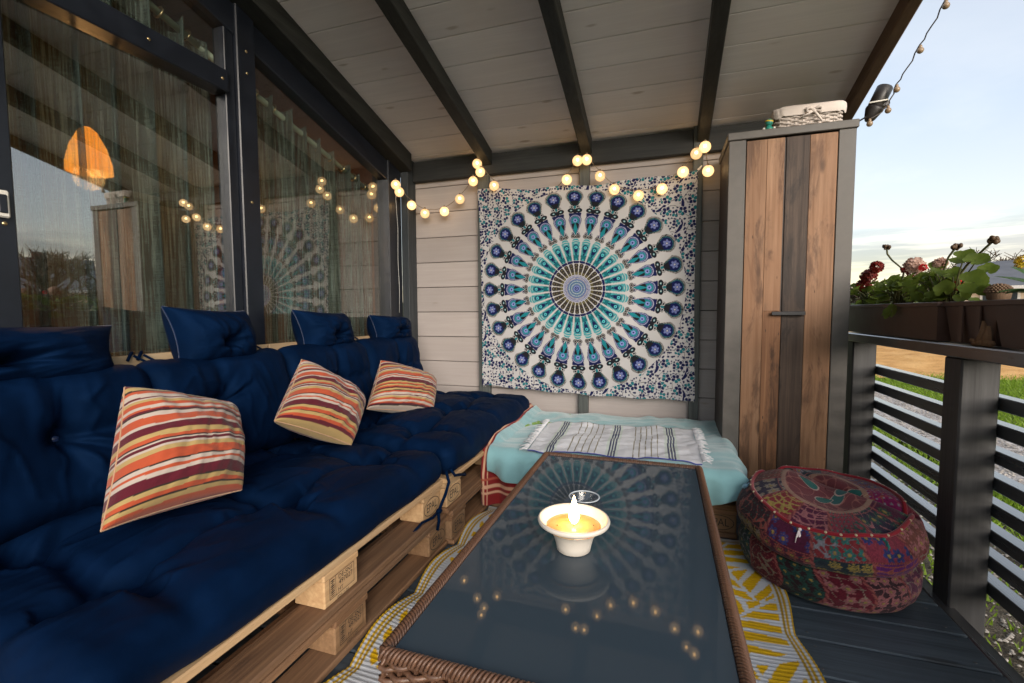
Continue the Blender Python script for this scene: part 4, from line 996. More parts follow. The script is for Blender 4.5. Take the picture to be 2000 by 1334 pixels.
# small glass dish
gd = thing('glass_dish', (-.203, 1.262, tz), 'small clear round glass dish behind the candle bowl', 'glass')
MB().lathe([(0, .001), (.037, .001), (.0405, .004), (.0415, .030), (.0425, .032), (.0400, .0325), (.0385, .030), (.0375, .007), (0, .005)], (-.203, 1.262, tz+.0005), 48, None, False).build('dish', m_jar, gd, smooth=True)
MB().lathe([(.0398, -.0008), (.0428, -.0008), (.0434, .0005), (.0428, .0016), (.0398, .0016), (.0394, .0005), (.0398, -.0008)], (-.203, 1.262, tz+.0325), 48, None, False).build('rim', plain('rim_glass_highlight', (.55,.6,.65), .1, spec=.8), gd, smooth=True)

# ================================================================== POUF
pc = np.array([.562, 1.885, .0]); pr = .285
pf = thing('patchwork_pouf', tuple(pc), 'round embroidered patchwork pouf with red piping standing on the deck', 'pouf')
nth, npf = 520, 250
th, s = np.meshgrid(np.linspace(0, 2*math.pi, nth), np.linspace(0, 1, npf), indexing='ij')
# profile: 0 bottom centre .. lower tier .. crease .. upper tier .. piping .. top centre
pk = np.array([(0, .0, .004), (.10, .80, .004), (.16, .90, .020), (.24, .955, .060), (.31, .955, .100), (.37, .915, .132), (.40, .875, .144), (.43, .955, .156), (.49, 1.0, .190), (.55, .99, .228), (.60, .93, .262), (.645, .845, .284), (.66, .815, .288), (.70, .70, .300), (.80, .45, .309), (.90, .22, .300), (1., .0, .292)])
rad = np.interp(s, pk[:, 0], pk[:, 1])*pr; zz = np.interp(s, pk[:, 0], pk[:, 2])
def smooth1(a, k=7):
    w = np.ones(k)/k; p_ = np.pad(a, ((0, 0), (k//2, k//2)), 'edge'); return sum(p_[:, i:i+a.shape[1]]*w[i] for i in range(k))
rad, zz = smooth1(rad, 9), smooth1(zz, 9)
dirs = np.stack([np.cos(th), np.sin(th), s*0], -1); pp = np.concatenate([dirs[..., :2]*rad[..., None], zz[..., None]], -1)
# slouch: the near side sags, the top dips along one fold, fabric puckers
sag = np.cos(th-R(262)); up_ = np.clip((zz-.10)/.2, 0, 1)
pp[..., 2] -= .052*up_*np.clip(sag, 0, 1)**1.1*np.clip(rad/pr, 0, 1); pp[..., 2] += .030*up_*np.clip(-sag, 0, 1)*np.clip(rad/pr, 0, 1)
fold = pp[..., 0]*.45+pp[..., 1]*.89; crs = np.exp(-((fold-.075+.03*np.sin(pp[..., 0]*12))/.026)**2)*np.clip((s-.60)/.06, 0, 1); pp[..., 2] -= .058*crs
pp[..., 2] += .014*np.exp(-((fold-.01)/.05)**2)*np.clip((s-.68)/.08, 0, 1)
puck = 1+.016*np.sin(th*9+1.2*np.sin(th*3))*np.exp(-((s-.40)/.09)**2)+.034*wob(pp, 9, 3, 3)*np.clip(s*6, 0, 1)+.012*wob(pp, 30, 5, 2)*np.clip(s*6, 0, 1)
pp[..., :2] *= puck[..., None]
pp[..., 2] *= 1+.05*wob(pp*np.array([1, 1, 0]), 9, 8, 2)*np.clip(s*3, 0, 1)
pp[..., 2] = np.maximum(pp[..., 2], .003)
me = gridmesh('cover', pp+pc)
PAL = .66*np.array([(.075,.006,.035),(.19,.008,.085),(.016,.030,.045),(.20,.022,.030),(.035,.010,.018),(.105,.008,.140),(.22,.030,.055),(.026,.020,.050),(.16,.050,.040),(.024,.008,.014),(.12,.006,.020),(.10,.020,.060)])
ACC = .8*np.array([(.22,.18,.14),(.26,.19,.05),(.24,.06,.05),(.015,.11,.10),(.17,.17,.20),(.02,.03,.13),(.27,.10,.11),(.012,.055,.045)])
C = np.zeros(th.shape+(3,)); tt = np.mod(th, 2*math.pi)
def patches(mask, U, V, nsec, seed, us, vs_, wob_=.25):
    Uw = U+wob_*np.sin(V*3+seed)*.06; k = np.floor(np.mod(Uw, 1)*nsec); lu = np.mod(np.mod(Uw, 1)*nsec, 1)
    h1, h2, h3 = hash2(k, seed, 1), hash2(k, seed, 2), hash2(k, seed, 3)
    base = PAL[(h1*len(PAL)).astype(int) % len(PAL)]; ac = ACC[(h2*len(ACC)).astype(int) % len(ACC)]; ac2 = ACC[((h3+.37)*len(ACC)).astype(int) % len(ACC)]
    x, y = lu*us, V*vs_
    c = base.copy(); kind = (hash2(k, seed, 5)*5).astype(int)
    # scroll embroidery
    f1 = np.sin(x*85+2.2*np.sin(y*70+k))+np.sin(y*92+2.*np.sin(x*66+k*2)); m1 = np.abs(f1) < .20
    c[m1 & (kind != 3)] = ac[m1 & (kind != 3)]
    # flowers
    cs = .042; i, j = np.floor(x/cs), np.floor(y/cs); fx, fy = x-(i+.5)*cs-(hash2(i, j+k, 7)-.5)*.012, y-(j+.5)*cs; rr = np.hypot(fx, fy); an = np.arctan2(fy, fx)
    pet = .0165*(.6+.4*np.abs(np.cos(an*(3+hash2(i, k, 4).round()))))
    on = ((kind == 1) | (kind == 3) | (kind == 2)) & (hash2(i, j+k*3, 9) < .75)
    c[on & (rr < pet*1.15)] = ac2[on & (rr < pet*1.15)]; q_ = on & (rr < pet*.82); c[q_] = (ac[q_]*.6); q_ = on & (np.abs(rr-.009) < .0022); c[q_] = ac2[q_]; q_ = on & (rr < .005); c[q_] = ACC[1]
    # stripes / bead rows
    st = (kind == 4) & (np.mod(y/.018+.4*np.sin(x*30), 1) < .25); c[st] = ac[st]
    dots = (kind == 0) & (np.hypot(np.mod(x, .016)-.008, np.mod(y, .016)-.008) < .0028); c[dots] = ac2[dots]
    c *= (.75+.5*hash2(np.floor(x*260), np.floor(y*260), seed))[..., None]
    rope = (np.minimum(lu, 1-lu)*us < .0055); rc = np.where((np.mod(V*26+U*90, 1) < .55)[..., None], np.array([.20,.055,.052]), np.array([.10,.02,.024])); c[rope] = rc[rope]
    C[mask] = c[mask]
U = tt/(2*math.pi)
patches(s < .40, U+.013*np.sin(s*20), s, 13, 3, .13, .62)
patches((s >= .40) & (s < .535), U+.04, s, 11, 11, .16, .55); patches((s >= .535) & (s < .66), U+.07, s, 12, 23, .15, .55)
patches((s >= .66) & (s < .80), U+.02, s, 12, 31, .12, .60)
inner = s >= .80
C[inner] = (.085,.018,.024); x, y = pp[..., 0], pp[..., 1]
f1 = np.sin(x*90+2*np.sin(y*60))+np.sin(y*95+2*np.sin(x*70)); C[inner & (np.abs(f1) < .2)] = (.17,.06,.055)
for (cx, cyy, a_, L, c_) in ((.03, -.04, .9, .05, (.012,.060,.062)), (.06, -.005, .7, .05, (.014,.055,.060)), (-.05, .02, 2.2, .04, (.010,.07,.065)), (-.02, -.06, .2, .03, (.010,.065,.06)), (.10, .03, 0, .03, (.010,.065,.06))):
    xr = (x-cx)*math.cos(a_)+(y-cyy)*math.sin(a_); yr = -(x-cx)*math.sin(a_)+(y-cyy)*math.cos(a_); e = (xr/L)**2+(yr/(.012*(1.3-.8*xr/L)))**2
    C[inner & (e < 1)] = c_; C[inner & (e < 1) & (e > .78)] = (.26,.19,.17)
for ss, wd_, c1, c2 in ((.80, .009, (.20,.07,.06), (.22,.17,.12)), (.535, .0045, (.20,.05,.05), (.1,.02,.02)), (.40, .006, (.05,.012,.016), (.03,.01,.01)), (.775, .003, (.22,.08,.07), (.1,.025,.025))):
    m = np.abs(s-ss) < wd_; C[m] = np.where((np.mod(th*38, 1) < .5)[..., None], np.array(c1), np.array(c2))[m]
setcol(me, C.reshape(-1, 3)); link('cover', me, m_patch, pf, smooth=True)
jp = int(np.argmin(np.abs(s[0]-.657))); ring = pp[:, jp]+pc+np.array([0, 0, .003])
MB().tube([tuple(ring[i]) for i in range(0, nth, 4)]+[tuple(ring[0])], .0072, 7, False).build('piping', m_redpipe, pf, smooth=True)
bd = boxme('b', .01, .01, .01); bead = MB().ball((0, 0, 0), .0048, 8, 6, (1, 1, .8)).mesh('bead'); bead.materials.append(m_bead)
for k in range(30):
    i = int(nth*(k+.3*math.sin(k*7.))/30) % nth; p = ring[i]; link('bead', bead, None, pf, Matrix.Translation(tuple(p+np.array([p[0]-pc[0], p[1]-pc[1], 0])*.018+np.array([0, 0, .003]))), True)
def tassel(i, col, L=.035, side=1.):
    p = Vector(ring[i]); o_ = (p-Vector(pc)); o_.z = 0; o_.normalize(); b = MB(); rs = random.Random(i)
    base = p+o_*.006
    b.ball(base+o_*.004+Vector((0, 0, -.006)), .0055, 8, 6)
    for k in range(22):
        e = base+o_*(.006+.012*rs.random()*side)+Vector((0, 0, -.006)); d = Vector((rs.uniform(-.011, .011), rs.uniform(-.011, .011), 0))
        b.tube([e, e+d*.6+Vector((0, 0, -L*.5))+o_*.004, e+d+Vector((0, 0, -L))+o_*.004], [.0016, .0015, .0012], 4)
    b.build('tassel', col, pf, smooth=True)
mt_w = fabric('white_tassel', (.66,.58,.60), .9, 900); mt_t = fabric('teal_tassel', (.01,.13,.12), .9, 900); mt_b = fabric('blue_tassel', (.16,.30,.40), .9, 900); mt_o = fabric('orange_tassel', (.50,.06,.02), .9, 900)
def thi(deg): return int((deg % 360)/360*(nth-1))
tassel(thi(238), mt_w); tassel(thi(293), mt_t); tassel(thi(352), mt_b); tassel(thi(170), mt_b, .02); tassel(thi(78), mt_o, .02)

# ================================================================== CABINET
cx0, cx1, cyf, czt = .289, .806, 2.5, 1.800
cbn = thing('tall_cabinet', (.55, 2.69, 0), 'tall grey cabinet with a door of reclaimed wood planks beside the railing', 'cabinet')
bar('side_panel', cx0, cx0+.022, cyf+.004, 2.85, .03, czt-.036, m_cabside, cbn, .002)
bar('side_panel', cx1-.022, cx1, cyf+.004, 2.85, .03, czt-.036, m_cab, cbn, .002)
bar('stile', cx0-.001, .3625, cyf-.018, cyf+.003, .03, czt-.037, m_cab, cbn, .002)
bar('stile', .740, cx1+.001, cyf-.018, cyf+.003, .03, czt-.037, m_cab, cbn, .002)
bar('top_panel', cx0-.008, cx1+.008, cyf-.026, 2.852, czt-.036, czt, m_cab, cbn, .003)
bar('plinth', .363, .739, cyf-.012, cyf+.01, 0, .06, m_cab, cbn, .002)
bar('base_panel', cx0+.002, cx1-.002, cyf-.002, 2.85, 0, .029, m_cab, cbn, .002)
bar('back_panel', cx0+.023, cx1-.023, 2.835, 2.85, .06, czt-.037, m_cabside, cbn, .002)
dr = bar('door', .3655, .7375, cyf-.010, cyf+.008, .064, czt-.044, m_cabside, cbn, .002)
g_ = .0014
for (xa, xb, za, zb, mt_) in ((.3655, .4530, .064, 1.756, m_oak), (.4530, .5260, .950, 1.756, m_oak), (.4530, .5310, .064, .950, m_oak2), (.5285, .6285, .064, 1.756, m_oakd), (.6285, .7375, .064, 1.756, m_oak)):
    xa2 = .5325 if mt_ is m_oakd else xa
    bar('plank', xa2+g_*.4, xb-g_*.4, cyf-.0165, cyf-.0105, za+g_*.3, zb-g_*.3, mt_, dr, .001)
hd = MB().box(.487, .627, cyf-.042, cyf-.034, .930, .948); hd.box(.493, .503, cyf-.0345, cyf-.0166, .933, .945); hd.box(.611, .621, cyf-.0345, cyf-.0166, .933, .945)
hd.build('handle', m_iron, dr, bevel=.0015)
# wicker basket on the cabinet
bx0, bx1, by0, by1, bz0, bz1 = .500, .782, 2.555, 2.80, czt+.001, czt+.112
bk = thing('storage_basket', (.64, 2.68, czt), 'white wicker basket with cloth liner and bow on top of the cabinet', 'basket')
def rrect(x0, x1, y0, y1, r, n=6):
    o = []
    for (cx, cyy, a0) in ((x0+r, y0+r, 180), (x1-r, y0+r, 270), (x1-r, y1-r, 0), (x0+r, y1-r, 90)):
        for k in range(n+1): a = R(a0+90*k/n); o.append((cx+r*math.cos(a), cyy+r*math.sin(a)))
    return o
pth = rrect(bx0+.006, bx1-.006, by0+.006, by1-.006, .035)
a_, b_ = weave(pth, bz0, bz1-.012, 11, .0047, 30, .0042, .0050)
a_.build('woven_side', m_basket, bk, smooth=True); b_.build('stakes', m_basket, bk, smooth=True)
MB().box(bx0+.03, bx1-.03, by0+.03, by1-.03, bz0, bz0+.006).build('base', m_basket, bk)
lv = []; lf = []; L1 = rrect(bx0-.006, bx1+.006, by0-.006, by1+.006, .045, 10); nL = len(L1)
for k, (dz, off) in enumerate(((-.040, .002), (-.036, .0045), (-.015, .006), (0.0, .006), (.006, .001), (.004, -.010), (-.02, -.014), (-.09, -.016))):
    cxm, cym = (bx0+bx1)/2, (by0+by1)/2
    for i, (x, y) in enumerate(L1):
        d = Vector((x-cxm, y-cym, 0)).normalized(); w_ = .0025*math.sin(i*2.3+k)+.002*math.sin(i*.7)
        lv.append((x+d.x*(off+w_), y+d.y*(off+w_), bz1+dz+.004*math.sin(i*.9)*(1 if k < 2 else .3)))
for k in range(7):
    for i in range(nL): lf.append((k*nL+i, k*nL+(i+1) % nL, (k+1)*nL+(i+1) % nL, (k+1)*nL+i))
MB().add(lv, lf).build('cloth_liner', m_whitecloth, bk, smooth=True)
bw_ = MB(); bxm, byf, bzm = .652, by0-.016, bz1-.030
bw_.ball((bxm, byf, bzm), .010, 10, 7, (1.1, .8, 1))
for sx in (-1, 1):
    lp_ = [(bxm, byf, bzm), (bxm+sx*.016, byf-.006, bzm+.012), (bxm+sx*.030, byf-.004, bzm+.010), (bxm+sx*.028, byf-.002, bzm-.004), (bxm, byf, bzm)]
    bw_.tube(lp_, [.004, .0075, .008, .006, .003], 7)
bw_.tube([(bxm, byf, bzm), (bxm+.012, byf-.004, bzm-.02), (bxm+.034, byf-.002, bzm-.052)], [.004, .006, .005], 6); bw_.tube([(bxm, byf, bzm), (bxm-.020, byf-.004, bzm-.012), (bxm-.048, byf-.002, bzm-.022)], [.004, .005, .004], 6)
bw_.build('bow', m_whitecloth, bk, smooth=True)
# little green figurine
fg = thing('figurine', (.462, 2.515, czt), 'small green figurine with a yellow head band on the cabinet top', 'figurine')
f0 = (.462, 2.515, czt+.001)
MB().lathe([(0, 0), (.017, 0), (.019, .006), (.017, .016), (.011, .024), (.009, .028), (0, .029)], f0, 20, None, False).build('body', m_green, fg, smooth=True)
MB().ball((f0[0], f0[1], f0[2]+.040), .0175, 16, 10).build('head', m_green, fg, smooth=True)
MB().lathe([(.0176, -.0025), (.0184, -.001), (.0184, .002), (.0174, .0035)], (f0[0], f0[1], f0[2]+.045), 24, (.15, -.1, 1), False).build('head_band', m_yellow, fg, smooth=True)
for sx in (-1, 1): MB().ball((f0[0]+sx*.022, f0[1]-.004, f0[2]+.009), .010, 10, 7, (.6, .7, 1)).build('wing', m_cream, fg, smooth=True)

# ================================================================== STRING LIGHTS
t = NT('glowing_cotton_ball'); nz = t.noise(t.coord(rnd=5.), 90, 3); lw = t.n('LayerWeight', {'Blend': .35}).outputs['Facing']
em = t.n('Emission', {'Color': t.mix(t.rng(lw, 0, .8), (1, .73, .40), (1, .52, .20)), 'Strength': t.math('MULTIPLY', t.rng(nz, .3, .7, .50, .72), t.rng(t.n('ObjectInfo').outputs['Random'], 0, 1, .7, 1.25))})
tb_ = t.n('BsdfTransparent', {'Color': (1, .86, .62, 1)}); m_ball = t.done(t.n('MixShader', {0: .42, 1: em.outputs[0], 2: tb_.outputs[0]}))
m_core = emit('bright_led_core', (1, .64, .30), 10)
core_me = MB().ball((0, 0, 0), .0085, 10, 7).mesh('led_core'); core_me.materials.append(m_core)
BL = [(773,361,2.66),(780,375,2.67),(804,401,2.78),(830,417,2.80),(868,413,2.81),(898,389,2.81),(924,354,2.80),(938,336,2.79),(932,320,2.79),(965,363,2.80),(992,389,2.868),(1035,396,2.868),(1078,381,2.868),(1107,351,2.80),(1128,314,2.79),(1146,312,2.79),(1172,344,2.80),(1200,370,2.81),(1247,382,2.80),(1293,369,2.79),(1334,336,2.79),(1360,300,2.78),(1377,287,2.77),(1383,334,2.80)]
sl = thing('ball_string_lights', (-.75, 2.8, 1.6), 'string of glowing warm white ball lights draped along the back wall', 'string lights')
bp = [Vector(ony(a, b, c)) for a, b, c in BL]
ball_me = MB().ball((0, 0, 0), .0305, 20, 14).mesh('ball'); ball_me.materials.append(m_ball)
cap_me = MB().lathe([(0, .040), (.005, .040), (.0065, .036), (.0065, .027), (.009, .024)], (0, 0, 0), 10, None, False).mesh('socket'); cap_me.materials.append(m_wire)
for k, p in enumerate(bp):
    cp_ = None 
    o_ = link('ball', ball_me, None, sl, Matrix.Translation(p), True); link('led_core', core_me, None, o_, Matrix.Translation(p+Vector((0, 0, .006))), True); link('socket', cap_me, None, o_, Matrix.Translation(p), True)
wp = []
for k in range(len(bp)-1):
    a, b = bp[k]+Vector((0, .012, .030)), bp[k+1]+Vector((0, .012, .030)); wp += [a, a.lerp(b, .5)+Vector((0, 0, -.008))]
wp.append(bp[-1]+Vector((0, .012, .03)))
MB().tube(wp, .0021, 5).build('wire', m_wire, sl, smooth=True)
hk = bp[0]; tl = [hk+Vector((.01, .01, .02)), Vector((-1.688, 2.70, 1.70)), Vector((-1.683, 2.71, 1.5)), Vector((-1.69, 2.715, 1.3)), Vector((-1.686, 2.72, 1.1)), Vector((-1.69, 2.72, .95))]
MB().tube(tl, .0016, 5).build('lead_wire', plain('clear_cable', (.5,.5,.48), .3), sl, smooth=True)

# ================================================================== OUTDOOR LAMP, FESTOON
ol = thing('outdoor_spotlight', (.985, 2.78, 1.9), 'black cylindrical outdoor lamp fixed to the outer side of the roof edge beam', 'lamp')
ax = Vector((.38, 0, .92)).normalized(); c0 = Vector((.962, 2.76, 1.925))
MB().lathe([(0, .0), (.030, .0), (.034, .004), (.034, .100), (.031, .104), (0, .104)], c0+ax*.012, 28, tuple(ax), False).build('lamp_head', m_black, ol, smooth=True)
MB().lathe([(0, -.052), (.016, -.050), (.024, -.036), (.032, -.012), (.037, .004), (.037, .012), (0, .012)], c0, 28, tuple(ax), False).build('sensor_housing', m_black, ol, smooth=True)
MB().box(.976, 1.018, 2.735, 2.785, 1.935, 1.957).build('bracket', m_black, ol, bevel=.002)
MB().tube([(.93, 2.72, 1.952), (1.005, 2.72, 1.957), (1.018, 2.76, 1.957)], .0035, 6).build('wire_clip', m_cream, ol)
MB().tube([(.955, 2.75, 1.90), (.925, 2.75, 1.895), (.905, 2.76, 1.885)], .004, 6).build('cable', m_black, ol)
fs = thing('festoon_string', (1.1, 2.7, 2.1), 'outdoor bulb string rising from the lamp past the roof edge', 'string lights')
fp = [Vector(ony(*p)) for p in ((1697, 232, 2.70), (1733, 206, 2.72), (1750, 165, 2.70), (1796, 88, 2.62), (1846, 0, 2.50), (1905, -110, 2.35))]
wpts = []
for a, b in zip(fp[:-1], fp[1:]):
    for k in range(6): wpts.append(a.lerp(b, k/6)+Vector((.004*math.sin(k*2.), 0, -.012*math.sin(math.pi*k/6))))
wpts.append(fp[-1]); MB().tube(wpts, .0028, 6).build('wire', m_wireo, fs, smooth=True)
m_bulb = plain('frosted_bulb', (.30,.21,.13), .25)
for p in fp[:-1]:
    q = Vector(p); b = MB().lathe([(0, 0), (.006, 0), (.0065, -.010), (.005, -.013)], q+Vector((.004, 0, -.002)), 10, None, False); b.ball(q+Vector((.004, 0, -.024)), .0135, 12, 9); b.build('bulb', m_bulb, fs, smooth=True)

# ================================================================== PLANTERS AND PLANTS
def planter(y0, y1, label, x0=.882, x1=1.022, z0=.846, z1=.978, taper=.012):
    t = thing('planter_box', (.95, (y0+y1)/2, z0), label, 'planter')
    b = MB(); e = taper
    lo = [(x0+e, y0+e*1.6, z0), (x1-e, y0+e*1.6, z0), (x1-e, y1-e*1.6, z0), (x0+e, y1-e*1.6, z0)]; hi = [(x0, y0, z1-.016), (x1, y0, z1-.016), (x1, y1, z1-.016), (x0, y1, z1-.016)]
    b.add(lo+hi, [(3,2,1,0),(0,1,5,4),(1,2,6,5),(2,3,7,6),(3,0,4,7)]); b.build('box', m_planter, t)
    r = MB(); w = .010
    for (a, c, d, f) in ((x0-w*.5, x0+w, y0-w*.5, y1+w*.5), (x1-w, x1+w*.5, y0-w*.5, y1+w*.5), (x0+w, x1-w, y0-w*.5, y0+w), (x0+w, x1-w, y1-w, y1+w*.5)): r.box(a, c, d, f, z1-.016, z1)
    r.build('rim', m_planter, t, bevel=.002)
    MB().box(x0+w+.001, x1-w-.001, y0+w+.001, y1-w-.001, z1-.035, z1-.022).build('soil', m_soil, t)
    return t
p1 = planter(1.935, 2.765, 'long brown planter box with geraniums on the railing next to the cabinet', taper=.004)
p2 = planter(1.05, 1.655, 'brown planter box with pointed leaved plant at the right edge of the picture')
p3 = planter(1.672, 1.925, 'short greyish planter between the two brown boxes', x0=.898)
for k in range(2): bar('rib', .893, .899, 1.735+.085*k, 1.755+.085*k, .848, .962, m_planter, p3, .001)
lf_cache = {}
def geranium_leaf(R_=.03, seed=0, n=40):
    rs = random.Random(seed); v = [(0, 0, 0)]; nr = 5
    for j in range(1, nr+1):
        for k in range(n):
            a = -math.pi+2*math.pi*(k+.5)/n; r = R_*(j/nr)
            lob = 1-.13*(1-abs(math.cos(a*2.5+.0)))-.03*math.sin(a*17)
            notch = 1-.55*math.exp(-((abs(a)-math.pi)/.22)**2)
            rr = r*(lob if j > 2 else 1)*notch
            v.append((rr*math.cos(a), rr*math.sin(a), .28*R_*(j/nr)**2+.05*R_*math.cos(a*5)*(j/nr)**2+rs.uniform(-.01, .01)*R_))
    f = [(0, 1+k, 1+(k+1) % n) for k in range(n)]+[(1+(j-1)*n+k, 1+j*n+k, 1+j*n+(k+1) % n, 1+(j-1)*n+(k+1) % n) for j in range(1, nr) for k in range(n)]
    return v, f
def orient(v, c, nrm, spin=0., s=1.):
    q = Vector((0, 0, 1)).rotation_difference(Vector(nrm).normalized()).to_matrix().to_4x4() @ Matrix.Rotation(spin, 4, 'Z')
    return [Vector(c)+(q @ (Vector(p)*s)) for p in v]
def plant(name, base, label, cat='plant', group=None): return thing(name, base, label, cat, group)
def addleaf(t, c, nrm, size, seed, spin=0., mat=None, stem_from=None, name='leaf'):
    v, f = geranium_leaf(1., seed % 5); b = MB(); b.add(orient(v, c, nrm, spin, size), f); o = b.build(name, mat or m_leaf, t, smooth=True)
    if stem_from is not None:
        a, e = Vector(stem_from), Vector(c); m = a.lerp(e, .55)+Vector((0, 0, .02)); MB().tube([a, m, e], [.0030, .0026, .0020], 6).build('stem', m_stem, t, smooth=True)
def stemhead(t, pts, r, kind, seed):
    MB().tube(pts, [r*1.15]+[r]*(len(pts)-1), 6).build('stem', m_stem, t, smooth=True); e = Vector(pts[-1]); rs = random.Random(seed); b = MB()
    d = (Vector(pts[-1])-Vector(pts[-2])).normalized()
    for k in range(14):
        o = Vector((rs.uniform(-1, 1), rs.uniform(-1, 1), rs.uniform(-.2, .9)))*.012; b.ball(e+d*.006+o, rs.uniform(.0045, .0075), 7, 5, (1, 1, 1.3))
    b.build('seed_head', kind, t, smooth=True)
def umbel(t, c, rad, mat, seed, n=60, ps=.010, name='flower_head'):
    rs = random.Random(seed); b = MB()
    for k in range(n):
        d = Vector((rs.gauss(0, 1), rs.gauss(0, 1), rs.gauss(0, 1)+.35)).normalized(); p = Vector(c)+d*rad*rs.uniform(.62, 1.)
        for m in range(4):
            a = 2*math.pi*m/4+rs.random(); q = d.orthogonal().normalized(); q = Matrix.Rotation(a, 3, d) @ q; w = d.cross(q)*ps*.45
            b.add([p, p+q*ps*.6+w+d*ps*.2, p+q*ps*1.15+d*ps*.35, p+q*ps*.6-w+d*ps*.2], [(0, 1, 2, 3)])
    b.build(name, mat, t, smooth=False)
def geran(y, label, seed, leaves, group='geraniums in the railing planters'):
    t = plant('geranium', (.95, y, .955), label, 'plant', group); rs = random.Random(seed)
    for k in range(leaves):
        a = rs.uniform(0, 6.28); d = rs.uniform(.02, .13); c = Vector((.95+.50*d*math.cos(a), y+1.25*d*math.sin(a), rs.uniform(.980, 1.085)))
        addleaf(t, c, (rs.uniform(-.8, .3), rs.uniform(-.7, .4), rs.uniform(.35, 1)), rs.uniform(.014, .030), rs.randrange(50), rs.uniform(0, 6), stem_from=(.95+rs.uniform(-.02, .02), y+rs.uniform(-.03, .03), .957))
    return t
g1 = geran(2.66, 'dark geranium with deep red flower head beside the cabinet', 2, 40)
umbel(g1, onx(1697, 540, .95), .034, m_petal, 3, 120, .012); umbel(g1, onx(1712, 522, .95), .026, m_petal, 4, 80, .012); umbel(g1, onx(1686, 560, .94), .034, m_petal, 14, 110, .012)
for k in range(8): addleaf(g1, onx(1680+k*8, 568+7*(k % 4), .93+.01*(k % 3)), (-.6, -.4, .6), .024, k, k*1.3, m_leaf, (.95, 2.62, .957))
g2 = geran(2.37, 'geranium with pale pink flower head and a trailing leaf over the planter edge', 6, 54)
umbel(g2, onx(1786, 520, .96), .033, m_petal2, 5, 110, .013); umbel(g2, onx(1776, 527, .95), .030, m_petal, 6, 40, .010)
stemhead(g2, [(.95, 2.40, .96), onx(1766, 528, .95), onx(1742, 508, .95), onx(1733, 496, .95), onx(1732, 487, .95)], .0036, m_seed, 1)
g3 = geran(2.08, 'geranium with tall dried seed heads and big round leaves', 9, 50)
stemhead(g3, [(.95, 2.03, .96), onx(1843, 530, .95), onx(1852, 503, .95), onx(1864, 487, .95)], .0034, m_seed, 2)
stemhead(g3, [(.95, 1.95, .96), onx(1872, 540, .95), onx(1890, 516, .95), onx(1914, 494, .95), onx(1936, 474, .95)], .0036, m_seed, 3)
for (px, py, x, sz, nr) in ((1882, 505, .93, .038, (-.5, -.55, .7)), (1907, 510, .93, .036, (-.25, -.6, .75)), (1903, 552, .915, .044, (-.75, -.65, .25)), (1862, 535, .94, .030, (-.5, -.5, .7)), (1930, 528, .95, .028, (-.4, -.6, .6)), (1846, 565, .92, .034, (-.7, -.6, .4)), (1830, 520, .95, .028, (-.3, -.6, .6)), (1800, 545, .94, .030, (-.6, -.5, .5)), (1778, 560, .92, .032, (-.7, -.5, .5)), (1795, 575, .91, .032, (-.75, -.6, .3)), (1760, 555, .94, .026, (-.5, -.6, .6)), (1880, 582, .91, .026, (-.5, -.5, .7)), (1925, 568, .93, .024, (-.6, -.6, .5)), (1820, 580, .91, .028, (-.6, -.6, .6))):
    addleaf(g3 if px > 1825 else g2, onx(px, py, x), nr, sz*.92, px, px*.3, m_leaf, (.95, 2.0 if px > 1825 else 2.35, .958))
umbel(g3, onx(1836, 515, .96), .018, m_petal2, 8, 60, .012); umbel(g3, onx(1868, 557, .97), .016, m_petal3, 12, 30, .011); umbel(g3, onx(1884, 563, .97), .014, m_petal3, 13, 26, .011)
umbel(g2, onx(1803, 523, .965), .010, m_petal3, 15, 16, .010)
addleaf(g2, onx(1742, 610, .868), (-.85, -.3, .3), .033, 3, .6, m_leaf, (.885, 2.28, .985)); addleaf(g2, onx(1729, 611, .864), (-.8, .2, .4), .018, 4, 2., m_leaf)
sp_ = plant('pointed_leaf_plant', (.95, 1.50, .955), 'plant with pointed green leaves at the right edge of the picture', 'plant'); rs = random.Random(3)
def blade(t, a, e, w, up, mat=m_leaf2):
    a, e = Vector(a), Vector(e); d = e-a; sd = d.cross(Vector((0, 0, 1))).normalized(); v = []; n = 9
    for k in range(n+1):
        q = k/n; ww = w*math.sin(math.pi*min(1, q*.93+.07))**.8; p = a+d*q+Vector((0, 0, up*math.sin(math.pi*q*.8)))
        v += [p-sd*ww+Vector((0, 0, ww*.45)), p, p+sd*ww+Vector((0, 0, ww*.45))]
    f = []
    for k in range(n): f += [(k*3, k*3+1, k*3+4, k*3+3), (k*3+1, k*3+2, k*3+5, k*3+4)]
    MB().add(v, f).build('leaf', mat, t, smooth=True)
b0 = Vector((.95, 1.53, .965))
for k in range(22):
    a = rs.uniform(0, 6.28); L = rs.uniform(.07, .13); el = rs.uniform(.1, 1.1)
    blade(sp_, b0+Vector((rs.uniform(-.02, .02), rs.uniform(-.04, .04), rs.uniform(0, .05))), b0+Vector((L*math.cos(a)*math.cos(el)*.7, L*math.sin(a)*math.cos(el), L*math.sin(el)+.01)), .012, .012)
for (px, py) in ((1940, 543), (1945, 575), (1972, 524), (1960, 578)): blade(sp_, b0+Vector((0, .03, .03)), onx(px, py, .93), .013, .008)
MB().tube([b0, b0+Vector((0, 0, .08))], .005, 6).build('stem', m_stem, sp_)
umbel(sp_, onx(2000, 512, .96), .018, m_yellow, 4, 40, .009)
